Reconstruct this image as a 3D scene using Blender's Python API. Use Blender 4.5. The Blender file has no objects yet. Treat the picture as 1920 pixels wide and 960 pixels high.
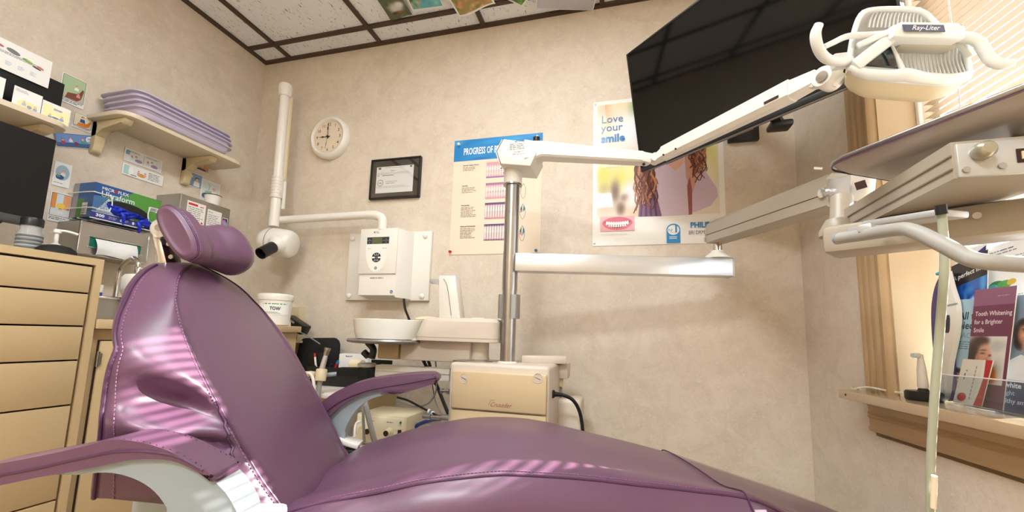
import bpy, bmesh, math, random
from mathutils import Vector, Matrix
random.seed(7)
R = math.radians
D = bpy.data
C = bpy.context.scene.collection

# ------------------------------------------------------------------ camera
F_PX, CX, CY, CAMH = 779.33, 960.0, 530.65, 0.83
YAW, PITCH, ROLL = R(-15.03), R(7.135), R(1.728)
fwd = Vector((math.sin(YAW)*math.cos(PITCH), math.cos(YAW)*math.cos(PITCH), math.sin(PITCH)))
r0 = Vector((math.cos(YAW), -math.sin(YAW), 0)); u0 = r0.cross(fwd)
rgt = r0*math.cos(ROLL) + u0*math.sin(ROLL)
upv = -r0*math.sin(ROLL) + u0*math.cos(ROLL)
EYE = Vector((0, 0, CAMH))
cam_data = D.cameras.new('camera'); cam = D.objects.new('camera', cam_data); C.objects.link(cam)
cam.matrix_world = Matrix((
    (rgt.x, upv.x, -fwd.x, EYE.x), (rgt.y, upv.y, -fwd.y, EYE.y), (rgt.z, upv.z, -fwd.z, EYE.z), (0, 0, 0, 1)))
cam_data.sensor_width = 36; cam_data.sensor_fit = 'HORIZONTAL'
cam_data.lens = F_PX/1920*36; cam_data.shift_y = (CY-480)/1920; cam_data.clip_start = 0.02
bpy.context.scene.camera = cam

# ------------------------------------------------------------------ world, sun, ceiling lamps, exposure
w = D.worlds.new('sky'); bpy.context.scene.world = w; w.use_nodes = True
bg = w.node_tree.nodes['Background']; bg.inputs[0].default_value = (0.86, 0.93, 1.0, 1); bg.inputs[1].default_value = 2.2
SUN_EL, SUN_SLOPE = R(24), 0.46
sd = Vector((-1, -SUN_SLOPE, 0)).normalized()*math.cos(SUN_EL) + Vector((0, 0, -math.sin(SUN_EL)))
sl = D.lights.new('sun', 'SUN'); sl.energy = 17; sl.angle = R(0.45); sl.color = (1, .95, .86)
so = D.objects.new('sun', sl); C.objects.link(so); so.rotation_euler = sd.to_track_quat('-Z', 'Y').to_euler()
def ceiling_lamp_light(x, y, sx, sy, power):
    l = D.lights.new('lamp_light', 'AREA'); l.shape = 'RECTANGLE'; l.size = sx; l.size_y = sy
    l.energy = power; l.color = (0.90, 0.96, 1.0)
    o = D.objects.new('lamp_light', l); C.objects.link(o); o.location = (x, y, 2.405)
LAMPS = [(-0.396, 0.534, 0.56, 1.12, 7), (-0.396, -0.99, 0.56, 0.50, 25)]
for a in LAMPS: ceiling_lamp_light(*a)   # the two recessed panels built with the ceiling below
vs = bpy.context.scene.view_settings
vs.view_transform = 'Standard'; vs.look = 'None'; vs.gamma = 1; vs.use_curve_mapping = False; vs.exposure = 0.97

# ------------------------------------------------------------------ pixel helpers: a sight line cut by a plane of the room
def ray(px, py): return rgt*((px-CX)/F_PX) - upv*((py-CY)/F_PX) + fwd
def pt(px, py, Z): return EYE + ray(px, py)*Z
def aty(px, py, y): d = ray(px, py); return EYE + d*(y/d.y)
def atx(px, py, x): d = ray(px, py); return EYE + d*(x/d.x)
def atz(px, py, z): d = ray(px, py); return EYE + d*((z-CAMH)/d.z)
WY = R(-6.4); WP = Vector((0.696, 1.89, 0)); WD = Vector((-math.sin(WY), -math.cos(WY), 0)); WN = Vector((math.cos(WY), -math.sin(WY), 0))
def atw(px, py, off=0.0): d = ray(px, py); return EYE + d*((WN.dot(WP-EYE)+off)/WN.dot(d))
def wl(s, off, z): return WP + WD*s + WN*off + Vector((0, 0, z))   # on the window wall: s metres from the corner, off outwards
XL, YB, ZC = -2.115, 1.89, 2.437

# ------------------------------------------------------------------ materials
def lin(c):
    o = []
    for v in c[:3]:
        v /= 255.0
        o.append(v/12.92 if v <= .04045 else ((v+.055)/1.055)**2.4)
    return (*o, 1)
MATS = {}
def mat(name, col, rough=.5, metal=0, coat=0, spec=.5, var=0, vscale=20, bump=0, bscale=200, trans=0, alpha=1, emit=0, ior=1.45, sheen=0):
    if name in MATS: return MATS[name]
    m = D.materials.new(name); m.use_nodes = True; n = m.node_tree.nodes; L = m.node_tree.links
    b = n['Principled BSDF']; i = b.inputs
    i['Base Color'].default_value = lin(col); i['Roughness'].default_value = rough; i['Metallic'].default_value = metal
    i['Coat Weight'].default_value = coat; i['Coat Roughness'].default_value = .28 if name == 'purple_vinyl' else .15; i['Specular IOR Level'].default_value = spec
    i['Transmission Weight'].default_value = trans; i['IOR'].default_value = ior; i['Alpha'].default_value = alpha
    if emit: i['Emission Color'].default_value = lin(col); i['Emission Strength'].default_value = emit
    tc = None
    if var or bump:
        tc = n.new('ShaderNodeTexCoord')
    if var:
        nz = n.new('ShaderNodeTexNoise'); nz.inputs['Scale'].default_value = vscale; nz.inputs['Detail'].default_value = 4
        L.new(tc.outputs['Object'], nz.inputs['Vector'])
        mx = n.new('ShaderNodeMix'); mx.data_type = 'RGBA'
        c = lin(col); mx.inputs[6].default_value = tuple(x*(1-var) for x in c[:3])+(1,); mx.inputs[7].default_value = tuple(min(1, x*(1+var)) for x in c[:3])+(1,)
        L.new(nz.outputs['Fac'], mx.inputs[0]); L.new(mx.outputs[2], i['Base Color'])
    if bump:
        nb = n.new('ShaderNodeTexNoise'); nb.inputs['Scale'].default_value = bscale; nb.inputs['Detail'].default_value = 3
        L.new(tc.outputs['Object'], nb.inputs['Vector'])
        bp = n.new('ShaderNodeBump'); bp.inputs['Strength'].default_value = bump; bp.inputs['Distance'].default_value = .002
        L.new(nb.outputs['Fac'], bp.inputs['Height']); L.new(bp.outputs['Normal'], i['Normal'])
    MATS[name] = m; return m

def wallpaper(name, a, b, c):
    m = D.materials.new(name); m.use_nodes = True; n = m.node_tree.nodes; L = m.node_tree.links
    bs = n['Principled BSDF']; bs.inputs['Roughness'].default_value = .62; bs.inputs['Specular IOR Level'].default_value = .3
    tc = n.new('ShaderNodeTexCoord')
    n1 = n.new('ShaderNodeTexNoise'); n1.inputs['Scale'].default_value = 9; n1.inputs['Detail'].default_value = 7; n1.inputs['Roughness'].default_value = .68; n1.inputs['Distortion'].default_value = .9
    n2 = n.new('ShaderNodeTexNoise'); n2.inputs['Scale'].default_value = 42; n2.inputs['Detail'].default_value = 5; n2.inputs['Distortion'].default_value = 1.8
    v = n.new('ShaderNodeTexNoise'); v.inputs['Scale'].default_value = 24; v.inputs['Detail'].default_value = 6; v.inputs['Distortion'].default_value = 2.5
    for q in (n1, n2, v): L.new(tc.outputs['Object'], q.inputs['Vector'])
    r1 = n.new('ShaderNodeValToRGB'); e = r1.color_ramp.elements
    e[0].position = .34; e[0].color = lin(a); e[1].position = .66; e[1].color = lin(b)
    L.new(n1.outputs['Fac'], r1.inputs['Fac'])
    r2 = n.new('ShaderNodeValToRGB'); e = r2.color_ramp.elements
    e[0].position = .56; e[0].color = (0, 0, 0, 1); e[1].position = .70; e[1].color = (1, 1, 1, 1)
    L.new(n2.outputs['Fac'], r2.inputs['Fac'])
    mx = n.new('ShaderNodeMix'); mx.data_type = 'RGBA'; mx.inputs[7].default_value = lin(c)
    mm = n.new('ShaderNodeMath'); mm.operation = 'MULTIPLY'; mm.inputs[1].default_value = .45
    L.new(r2.outputs['Color'], mm.inputs[0]); L.new(mm.outputs[0], mx.inputs[0]); L.new(r1.outputs['Color'], mx.inputs[6])
    r3 = n.new('ShaderNodeValToRGB'); e = r3.color_ramp.elements
    e[0].position = .485; e[0].color = (1, 1, 1, 1); e[1].position = .515; e[1].color = (1, 1, 1, 1)
    k = r3.color_ramp.elements.new(.5); k.color = (.80, .76, .72, 1)
    L.new(v.outputs['Fac'], r3.inputs['Fac'])
    m2 = n.new('ShaderNodeMix'); m2.data_type = 'RGBA'; m2.blend_type = 'MULTIPLY'; m2.inputs[0].default_value = .6
    L.new(mx.outputs[2], m2.inputs[6]); L.new(r3.outputs['Color'], m2.inputs[7]); L.new(m2.outputs[2], bs.inputs['Base Color'])
    bp = n.new('ShaderNodeBump'); bp.inputs['Strength'].default_value = .12; bp.inputs['Distance'].default_value = .001
    L.new(n2.outputs['Fac'], bp.inputs['Height']); L.new(bp.outputs['Normal'], bs.inputs['Normal'])
    return m
M_wall = wallpaper('marbled_wallpaper', (214, 201, 183), (227, 215, 199), (235, 226, 212))

def tile_mat():
    m = D.materials.new('fissured_ceiling_tile'); m.use_nodes = True; n = m.node_tree.nodes; L = m.node_tree.links
    bs = n['Principled BSDF']; bs.inputs['Roughness'].default_value = .9
    tc = n.new('ShaderNodeTexCoord'); mp = n.new('ShaderNodeMapping'); mp.inputs['Scale'].default_value = (150, 38, 40); mp.inputs['Rotation'].default_value = (0, 0, .5)
    L.new(tc.outputs['Object'], mp.inputs['Vector'])
    nz = n.new('ShaderNodeTexNoise'); nz.inputs['Scale'].default_value = 1; nz.inputs['Detail'].default_value = 2; nz.inputs['Distortion'].default_value = .8
    L.new(mp.outputs[0], nz.inputs['Vector'])
    r = n.new('ShaderNodeValToRGB'); e = r.color_ramp.elements
    e[0].position = .30; e[0].color = lin((126, 116, 106)); e[1].position = .36; e[1].color = lin((238, 241, 246))
    L.new(nz.outputs['Fac'], r.inputs['Fac']); L.new(r.outputs['Color'], bs.inputs['Base Color'])
    bp = n.new('ShaderNodeBump'); bp.inputs['Strength'].default_value = .35; bp.inputs['Distance'].default_value = .002
    L.new(r.outputs['Color'], bp.inputs['Height']); L.new(bp.outputs['Normal'], bs.inputs['Normal'])
    return m
M_tile = tile_mat()
def ink_mat(name, rough, coat=0):
    m = D.materials.new(name); m.use_nodes = True; n = m.node_tree.nodes
    a = n.new('ShaderNodeAttribute'); a.attribute_name = 'ink'
    b = n['Principled BSDF']; b.inputs['Roughness'].default_value = rough; b.inputs['Coat Weight'].default_value = coat
    m.node_tree.links.new(a.outputs['Color'], b.inputs['Base Color']); return m
M_ink = ink_mat('printed_ink', .55); M_inkg = ink_mat('glossy_print', .35, .3)
M_grid = mat('brown_ceiling_grid', (72, 56, 44), .45)
M_vinyl = mat('purple_vinyl', (98, 65, 90), .42, coat=.4, bump=.10, bscale=420, var=.05, vscale=6)
M_vinyld = mat('purple_piping', (76, 44, 72), .4)
M_thread = mat('purple_thread', (150, 108, 140), .7)
M_grey = mat('grey_cast_metal', (146, 156, 162), .35, coat=.2)
M_cab = mat('beige_laminate', (196, 172, 132), .45, var=.03, vscale=4)
M_gap = mat('dark_recess', (52, 30, 20), .8)
M_white = mat('white_plastic', (236, 232, 224), .35, coat=.15)
M_whitep = mat('white_painted_metal', (226, 222, 212), .32, coat=.2)
M_cream = mat('cream_plastic', (222, 208, 172), .4, coat=.1)
M_putty = mat('putty_plastic', (205, 192, 176), .42, var=.02, vscale=5)
M_tan = mat('tan_panel', (206, 184, 146), .4, coat=.1)
M_taupe = mat('taupe_arm_paint', (164, 154, 138), .38, coat=.1)
M_steel = mat('brushed_steel', (176, 174, 170), .28, 1, var=.05, vscale=30)
M_chrome = mat('chrome', (215, 215, 215), .12, 1)
M_alu = mat('satin_aluminium', (214, 216, 218), .3, .75)
M_black = mat('black_plastic', (24, 24, 25), .38)
M_blackg = mat('black_gloss_screen', (7, 7, 8), .06, spec=.6)
M_blackm = mat('black_matte', (20, 20, 20), .75)
M_screen = mat('monitor_screen', (10, 10, 11), .35)
M_rubber = mat('black_rubber', (22, 22, 23), .6)
M_paper = mat('white_paper', (238, 238, 236), .8)
M_ivory = mat('ivory_paper', (238, 222, 200), .6)
M_lav = mat('lavender_plastic', (196, 188, 214), .4, coat=.1)
M_shelf = mat('ivory_shelf', (222, 208, 184), .45)
M_brkt = mat('tan_bracket', (206, 188, 150), .45)
M_trim = mat('oak_paint_trim', (186, 158, 120), .5, var=.05, vscale=12)
M_jamb = mat('textured_plaster', (206, 184, 150), .7, bump=.6, bscale=45)
M_slat = mat('blind_slat', (172, 152, 124), .45)
M_cordw = mat('white_cord', (235, 234, 230), .5)
M_hose = mat('grey_hose', (160, 158, 152), .5)
M_hoseg = mat('green_grey_hose', (168, 172, 152), .45)
M_blue = mat('blue_hose', (28, 60, 130), .35)
M_silverp = mat('silver_paint', (190, 190, 188), .35, .4)
def thin_glass(name, fac=.05, tint=(255, 255, 255), rough=.02):
    m = D.materials.new(name); m.use_nodes = True; n = m.node_tree.nodes; L = m.node_tree.links; n.clear()
    o = n.new('ShaderNodeOutputMaterial'); t = n.new('ShaderNodeBsdfTransparent'); g = n.new('ShaderNodeBsdfGlossy'); x = n.new('ShaderNodeMixShader'); f = n.new('ShaderNodeLayerWeight'); p = n.new('ShaderNodeMath'); p.operation = 'POWER'; p.inputs[1].default_value = 3; q = n.new('ShaderNodeMath'); q.operation = 'MULTIPLY_ADD'; q.inputs[1].default_value = .35; q.inputs[2].default_value = fac
    t.inputs[0].default_value = lin(tint); g.inputs['Roughness'].default_value = rough; L.new(f.outputs['Facing'], p.inputs[0]); L.new(p.outputs[0], q.inputs[0])
    L.new(q.outputs[0], x.inputs[0]); L.new(t.outputs[0], x.inputs[1]); L.new(g.outputs[0], x.inputs[2]); L.new(x.outputs[0], o.inputs[0]); return m
M_clear = thin_glass('clear_acrylic', .06, (246, 249, 250), .05)
M_glass = thin_glass('window_glass', .03)
M_floor = mat('vinyl_floor', (190, 168, 136), .4, var=.1, vscale=10)
M_plainw = mat('plain_wall', (226, 205, 175), .7)
M_glove = mat('blue_nitrile', (24, 50, 190), .4)
M_teal = mat('teal_plastic', (20, 120, 96), .4)
M_red = mat('red_plastic', (196, 30, 40), .4)
M_bluepin = mat('blue_plastic', (30, 120, 180), .35)
M_lamp = mat('lamp_diffuser', (250, 252, 255), .5, emit=4)
M_lightw = mat('pale_grey_plastic', (226, 230, 228), .3, coat=.3)
M_reflect = mat('ribbed_reflector', (244, 240, 234), .25, .1)
M_mirror = mat('smoked_mirror', (110, 118, 126), .08, 1)
M_sheetp = thin_glass('clear_film', .06, (248, 242, 246), .12)
M_taped = mat('plastic_film_edge', (206, 190, 210), .12, coat=.5)

# ------------------------------------------------------------------ mesh builder
class MB:
    def __init__(s): s.v = []; s.f = []
    def add(s, vs, fs):
        o = len(s.v); s.v += [Vector(x) for x in vs]; s.f += [tuple(i+o for i in f) for f in fs]; return s
    def bm(s, b):
        b.verts.index_update(); s.add([v.co.copy() for v in b.verts], [[v.index for v in f.verts] for f in b.faces]); b.free(); return s
    def box(s, c, d, rot=None, bev=0, seg=2):
        b = bmesh.new(); bmesh.ops.create_cube(b, size=1)
        for v in b.verts: v.co = Vector((v.co.x*d[0], v.co.y*d[1], v.co.z*d[2]))
        if bev: bmesh.ops.bevel(b, geom=b.edges[:], offset=min(bev, min(d)*.49), segments=seg, affect='EDGES', profile=.5)
        m = rot.to_3x3() if rot else Matrix.Identity(3)
        for v in b.verts: v.co = m @ v.co + Vector(c)
        return s.bm(b)
    def bar(s, a, b, w, h, up=(0, 0, 1), bev=0):
        a = Vector(a); b = Vector(b); x = (b-a); l = x.length; x.normalize(); y = Vector(up).cross(x).normalized(); z = x.cross(y)
        m = Matrix((x, y, z)).transposed()
        return s.box((a+b)/2, (l, w, h), m, bev)
    def loft(s, rings, cap=True, closed=True):
        n = len(rings[0]); vs = [p for r in rings for p in r]; fs = []
        for i in range(len(rings)-1):
            for j in range(n if closed else n-1):
                k = (j+1) % n; fs.append((i*n+j, i*n+k, (i+1)*n+k, (i+1)*n+j))
        if cap and closed: fs.append(tuple(range(n-1, -1, -1))); fs.append(tuple((len(rings)-1)*n+j for j in range(n)))
        return s.add(vs, fs)
    def cyl(s, a, b, r, r2=None, n=20):
        a = Vector(a); b = Vector(b); r2 = r if r2 is None else r2
        z = (b-a).normalized(); x = z.orthogonal().normalized(); y = z.cross(x)
        ring = lambda c, q: [c + (x*math.cos(2*math.pi*i/n) + y*math.sin(2*math.pi*i/n))*q for i in range(n)]
        return s.loft([ring(a, r), ring(b, r2)])
    def lathe(s, prof, c, axis=(0, 0, 1), n=32, cap=True):
        c = Vector(c); z = Vector(axis).normalized(); x = z.orthogonal().normalized(); y = z.cross(x)
        return s.loft([[c + z*h + (x*math.cos(2*math.pi*i/n) + y*math.sin(2*math.pi*i/n))*max(r, 1e-4) for i in range(n)] for r, h in prof], cap)
    def tube(s, pts, r, n=10, sub=6, radii=None, flat=1.0):
        P = spline(pts, sub) if sub > 1 else [Vector(p) for p in pts]
        if radii: RR = [v.x for v in spline([Vector((q, 0, 0)) for q in radii], sub)] if sub > 1 else radii
        else: RR = [r]*len(P)
        t = (P[1]-P[0]).normalized(); x = t.orthogonal().normalized(); rings = []
        for i, p in enumerate(P):
            t = (P[min(i+1, len(P)-1)] - P[max(i-1, 0)]).normalized()
            x = (x - t*x.dot(t)).normalized(); y = t.cross(x)
            rings.append([p + (x*math.cos(2*math.pi*k/n) + y*math.sin(2*math.pi*k/n)*flat)*RR[i] for k in range(n)])
        return s.loft(rings)
    def prism(s, poly, o, ex, ey, th, bev=0):
        # extrude a polygon lying in the plane (ex, ey) at o by th along ex x ey
        o = Vector(o); ex = Vector(ex); ey = Vector(ey); ez = ex.cross(ey).normalized()*th
        b = bmesh.new(); n = len(poly)
        lo = [b.verts.new(o+ex*p[0]+ey*p[1]) for p in poly]; hi = [b.verts.new(v.co+ez) for v in lo]
        b.faces.new(lo[::-1]); b.faces.new(hi)
        for i in range(n): b.faces.new((lo[i], lo[(i+1) % n], hi[(i+1) % n], hi[i]))
        if bev: bmesh.ops.bevel(b, geom=b.edges[:], offset=bev, segments=2, affect='EDGES', profile=.5)
        return s.bm(b)
    def grid(s, fn, nu, nv):
        vs = [fn(i/nu, j/nv) for i in range(nu+1) for j in range(nv+1)]
        return s.add(vs, [(i*(nv+1)+j, (i+1)*(nv+1)+j, (i+1)*(nv+1)+j+1, i*(nv+1)+j+1) for i in range(nu) for j in range(nv)])
def spline(pts, sub=6):
    P = [Vector(p) for p in pts]
    if len(P) < 3: return P
    out = []; Q = [P[0]*2-P[1]] + P + [P[-1]*2-P[-2]]
    for i in range(1, len(Q)-2):
        a, b, c, d = Q[i-1:i+3]
        for k in range(sub):
            t = k/sub; out.append(.5*((2*b)+(c-a)*t+(2*a-5*b+4*c-d)*t*t+(3*b-a-3*c+d)*t**3))
    out.append(P[-1]); return out
def interp(x, T):
    if x <= T[0][0]: return T[0][1]
    for (a, p), (b, q) in zip(T, T[1:]):
        if x <= b: return p + (q-p)*(x-a)/(b-a)
    return T[-1][1]
def smooth_interp(x, T):   # Catmull-Rom through table points
    n = len(T)
    if x <= T[0][0]: return T[0][1]
    if x >= T[-1][0]: return T[-1][1]
    for i in range(n-1):
        if x <= T[i+1][0]:
            x0, y0 = T[max(i-1, 0)]; x1, y1 = T[i]; x2, y2 = T[i+1]; x3, y3 = T[min(i+2, n-1)]
            t = (x-x1)/(x2-x1); m1 = (y2-y0)/(x2-x0)*(x2-x1); m2 = (y3-y1)/(x3-x1)*(x2-x1)
            return (2*t**3-3*t*t+1)*y1+(t**3-2*t*t+t)*m1+(-2*t**3+3*t*t)*y2+(t**3-t*t)*m2

# ------------------------------------------------------------------ object helpers
PM = {}
def thing(name, label, cat, loc=(0, 0, 0), rotz=0, group=None):
    o = D.objects.new(name, None); C.objects.link(o); o.location = loc; o.rotation_euler = (0, 0, rotz); o.empty_display_size = .05
    o['label'] = label; o['category'] = cat
    if group: o['group'] = group
    PM[o.name] = Matrix.Translation(Vector(loc)) @ Matrix.Rotation(rotz, 4, 'Z'); return o
def tag(o, label, cat, group=None):
    o['label'] = label; o['category'] = cat
    if group: o['group'] = group
    return o
def mesh_of(name, mb, m, sharp=38, inv=None):
    me = D.meshes.new(name)
    me.from_pydata([(inv @ v) if inv else v for v in mb.v], [], mb.f); me.materials.append(m)
    b = bmesh.new(); b.from_mesh(me); bmesh.ops.recalc_face_normals(b, faces=b.faces[:]); b.to_mesh(me); b.free()
    me.polygons.foreach_set('use_smooth', [True]*len(me.polygons)); me.set_sharp_from_angle(angle=R(sharp)); return me
def part(name, mb, m, parent, label=None, world=True, sharp=38):
    """a part (or sub-part) of a thing; vertices given in world space unless world=False"""
    pm = PM[parent.name]
    o = D.objects.new(name, mesh_of(name, mb, m, sharp, pm.inverted() if world else None)); C.objects.link(o); o.parent = parent
    PM[o.name] = pm
    if label: o['label'] = label
    return o
def solo(name, mb, m, label=None, cat=None, group=None, structure=False, sharp=38):
    zs = min(v.z for v in mb.v); c = Vector((sum(v.x for v in mb.v)/len(mb.v), sum(v.y for v in mb.v)/len(mb.v), zs))
    o = D.objects.new(name, mesh_of(name, mb, m, sharp, Matrix.Translation(-c))); C.objects.link(o); o.location = c
    PM[o.name] = Matrix.Translation(c)
    if structure: o['kind'] = 'structure'
    if label: tag(o, label, cat, group)
    return o
def copy_tree(o, parent=None, loc=None, rotz=None, label=None):
    c = o.copy(); C.objects.link(c); c.parent = parent
    if parent is None:
        if loc is not None: c.location = loc
        if rotz is not None: c.rotation_euler = (0, 0, rotz)
        if label: c['label'] = label
        PM[c.name] = Matrix.Translation(c.location) @ c.rotation_euler.to_matrix().to_4x4()
    else: PM[c.name] = PM[parent.name]
    for k in list(o.children): copy_tree(k, c)
    return c

# ------------------------------------------------------------------ flat print
TEXT_CACHE = {}
def text_mesh(s, size, bold, shear, xs):
    key = (s, size, bold, shear, xs)
    if key in TEXT_CACHE: return TEXT_CACHE[key]
    cu = D.curves.new('lettering', 'FONT'); cu.body = s; cu.size = size; cu.offset = bold*size; cu.shear = shear; cu.resolution_u = 2
    o = D.objects.new('lettering', cu); C.objects.link(o)
    me = o.evaluated_get(bpy.context.evaluated_depsgraph_get()).to_mesh()
    res = ([(v.co.x*xs, v.co.y) for v in me.vertices], [tuple(p.vertices) for p in me.polygons])
    o.to_mesh_clear(); D.objects.remove(o); D.curves.remove(cu); TEXT_CACHE[key] = res; return res
class Art:
    """flat print on a sheet: coloured shapes, u to the right and v up, in metres, each layer a hair above the last"""
    def __init__(s, o, ex, ey, warp=None):
        s.o = Vector(o); s.ex = Vector(ex).normalized(); s.ey = Vector(ey).normalized(); s.n = s.ex.cross(s.ey)
        s.v = []; s.f = []; s.c = []; s.k = 0; s.warp = warp
    def _p(s, u, v):
        z = s.warp(u, v) if s.warp else 0
        return s.o + s.ex*u + s.ey*v + s.n*(z + .0004 + s.k*.00002)
    def poly(s, P, c):
        s.k += 1; o = len(s.v); s.v += [s._p(*p) for p in P]; s.f.append(tuple(range(o, o+len(P)))); s.c.append(c); return s
    def rect(s, u, v, w, h, c, n=1):
        for i in range(n):
            s.poly([(u+w*i/n, v), (u+w*(i+1)/n, v), (u+w*(i+1)/n, v+h), (u+w*i/n, v+h)], c); s.k -= 1
        s.k += 1; return s
    def ell(s, u, v, a, b, c, n=18, rot=0, t0=0, t1=360):
        ca, sa = math.cos(R(rot)), math.sin(R(rot)); P = []
        m = n if t1-t0 >= 360 else n+1
        for i in range(m):
            t = R(t0+(t1-t0)*i/n); x, y = a*math.cos(t), b*math.sin(t); P.append((u+x*ca-y*sa, v+x*sa+y*ca))
        return s.poly(P, c)
    def line(s, pts, w, c):
        s.k += 1
        for (x0, y0), (x1, y1) in zip(pts, pts[1:]):
            d = math.hypot(x1-x0, y1-y0) or 1; nx, ny = -(y1-y0)/d*w/2, (x1-x0)/d*w/2
            s.poly([(x0-nx, y0-ny), (x1-nx, y1-ny), (x1+nx, y1+ny), (x0+nx, y0+ny)], c); s.k -= 1
        return s
    def field(s, u, v, w, h, nx, ny, base, blobs, mask=None):
        # a printed photograph: a fine mesh whose corner colours run softly into one another
        s.k += 1; o = len(s.v); cols = []
        for j in range(ny+1):
            for i in range(nx+1):
                x, y = i/nx, j/ny; c = base(x, y) if callable(base) else base
                for (bx, by, ba, bb, bc, bp) in blobs:
                    q = ((x-bx)/ba)**2+((y-by)/bb)**2
                    if q < 6:
                        k = math.exp(-q**bp); c = tuple(p+(r_-p)*k for p, r_ in zip(c, bc))
                cols.append(c); s.v.append(s._p(u+w*x, v+h*y))
        for j in range(ny):
            for i in range(nx):
                a = j*(nx+1)+i; f = (a, a+1, a+nx+2, a+nx+1)
                if mask and not mask((i+.5)/nx, (j+.5)/ny): continue
                s.f.append(tuple(o+q for q in f)); s.c.append([cols[q] for q in f])
        return s
    def frame(s, u, v, w, h, t, c): return s.line([(u, v), (u+w, v), (u+w, v+h), (u, v+h), (u, v)], t, c)
    def text(s, t, u, v, size, c, bold=0, shear=0, xs=1, align=0):
        V, Fc = text_mesh(t, size, bold, shear, xs)
        if not V: return s
        if align: wd = max(p[0] for p in V); u -= wd*(.5 if align == 1 else 1)
        s.k += 1; o = len(s.v); s.v += [s._p(u+p[0], v+p[1]) for p in V]
        for f in Fc: s.f.append(tuple(i+o for i in f)); s.c.append(c)
        return s
    def greek(s, u, v, w, lines, lh, c, seed=1, ragged=.3):   # print too small to read: rows of word-length strokes
        rr = random.Random(seed)
        for i in range(lines):
            if lh < .0004: break
            x = u; end = u + w*(1-ragged*rr.random()); y = v - i*lh
            while x < end:
                l = min(lh*(.6+2.2*rr.random()), end-x); s.k -= 1; s.rect(x, y, l, lh*.42, c); x += l+lh*.35
        s.k += 1; return s
    def build(s, parent, name='printed_artwork', m=None, label=None):
        me = D.meshes.new(name); inv = PM[parent.name].inverted()
        me.from_pydata([inv @ v for v in s.v], [], s.f); me.materials.append(m or M_ink)
        at = me.color_attributes.new('ink', 'FLOAT_COLOR', 'CORNER'); i = 0; buf = []
        for p in me.polygons:
            c = s.c[p.index]
            if isinstance(c, list):
                for q in c: buf += list(lin(q))
            else: buf += list(lin(c))*p.loop_total
        at.data.foreach_set('color', buf)
        o = D.objects.new(name, me); C.objects.link(o); o.parent = parent; PM[o.name] = PM[parent.name]
        if label: o['label'] = label
        return o
X, Y, Z = Vector((1, 0, 0)), Vector((0, 1, 0)), Vector((0, 0, 1))

# ================================================================== SETTING
solo('floor', MB().box((-.5, .1, -.025), (3.6, 4.0, .05)), M_floor, structure=True)
solo('wall_back', MB().box((-.7, YB+.05, ZC/2+.05), (3.2, .1, ZC+.1)), M_wall, structure=True)
solo('wall_left', MB().box((XL-.05, .1, ZC/2+.05), (.1, 3.58, ZC+.1)), M_wall, structure=True)
solo('wall_front', MB().box((-.5, -1.75, ZC/2+.05), (3.6, .1, ZC+.1)), M_plainw, structure=True)
WROT = Matrix((WD, -WN, Z)).transposed()        # window wall frame: x along the wall, y into the room, z up
def wbox(mb, s0, s1, o0, o1, z0, z1, bev=0):
    return mb.box(wl((s0+s1)/2, (o0+o1)/2, (z0+z1)/2), (abs(s1-s0), abs(o1-o0), abs(z1-z0)), WROT, bev)
WS0, WS1, WZ0, WZ1 = .46, 1.32, .675, 2.12
wr = MB()
wbox(wr, -.03, WS0, 0, .20, -.02, ZC+.1); wbox(wr, WS1, 3.8, 0, .20, -.02, ZC+.1)
wbox(wr, WS0, WS1, 0, .20, -.02, WZ0); wbox(wr, WS0, WS1, 0, .20, WZ1, ZC+.1)
solo('wall_right', wr, M_wall, structure=True)
# ceiling: plenum, tiles and grid
ceil = solo('ceiling', MB().box((-.5, .1, ZC+.075), (3.6, 4.0, .05)), M_plainw, structure=True)
gx = [-2.115] + [-1.919+.609*k for k in range(6)]
gy = [1.89] + [1.752-.609*k for k in range(6)]
for i in range(len(gx)-1):
    for j in range(len(gy)-1):
        x0, x1, y1, y0 = gx[i], gx[i+1], gy[j], gy[j+1]
        if abs(x0+.701) < .02 and (y0 > -.10 and y1 < 1.2 or abs(y0+1.293) < .02): continue
        part('ceiling_tile', MB().box(((x0+x1)/2, (y0+y1)/2, ZC+.012), (x1-x0-.004, y1-y0-.004, .014)), M_tile, ceil)
for x in gx: part('grid_bar', MB().box((x+(.011 if x == gx[0] else 0), .05, ZC-.001), (.022, 3.7, .013)), M_grid, ceil)
for y in gy: part('grid_bar', MB().box((-.5, y-(.011 if y == gy[0] else 0), ZC-.0015), (3.3, .022, .013)), M_grid, ceil)
for y, ly, lab in ((.534, 1.21, 'long recessed ceiling light panel above the chair'), (-.9885, .60, 'square recessed ceiling light panel behind the viewer')):
    t = thing('ceiling_light', lab, 'light', (-.3965, y, ZC))
    part('frame', MB().box((-.3965, y, ZC+.012), (.6, ly, .03)), M_white, t)
    part('diffuser', MB().box((-.3965, y, ZC-.004), (.56, ly-.05, .006)), M_lamp, t)
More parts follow.
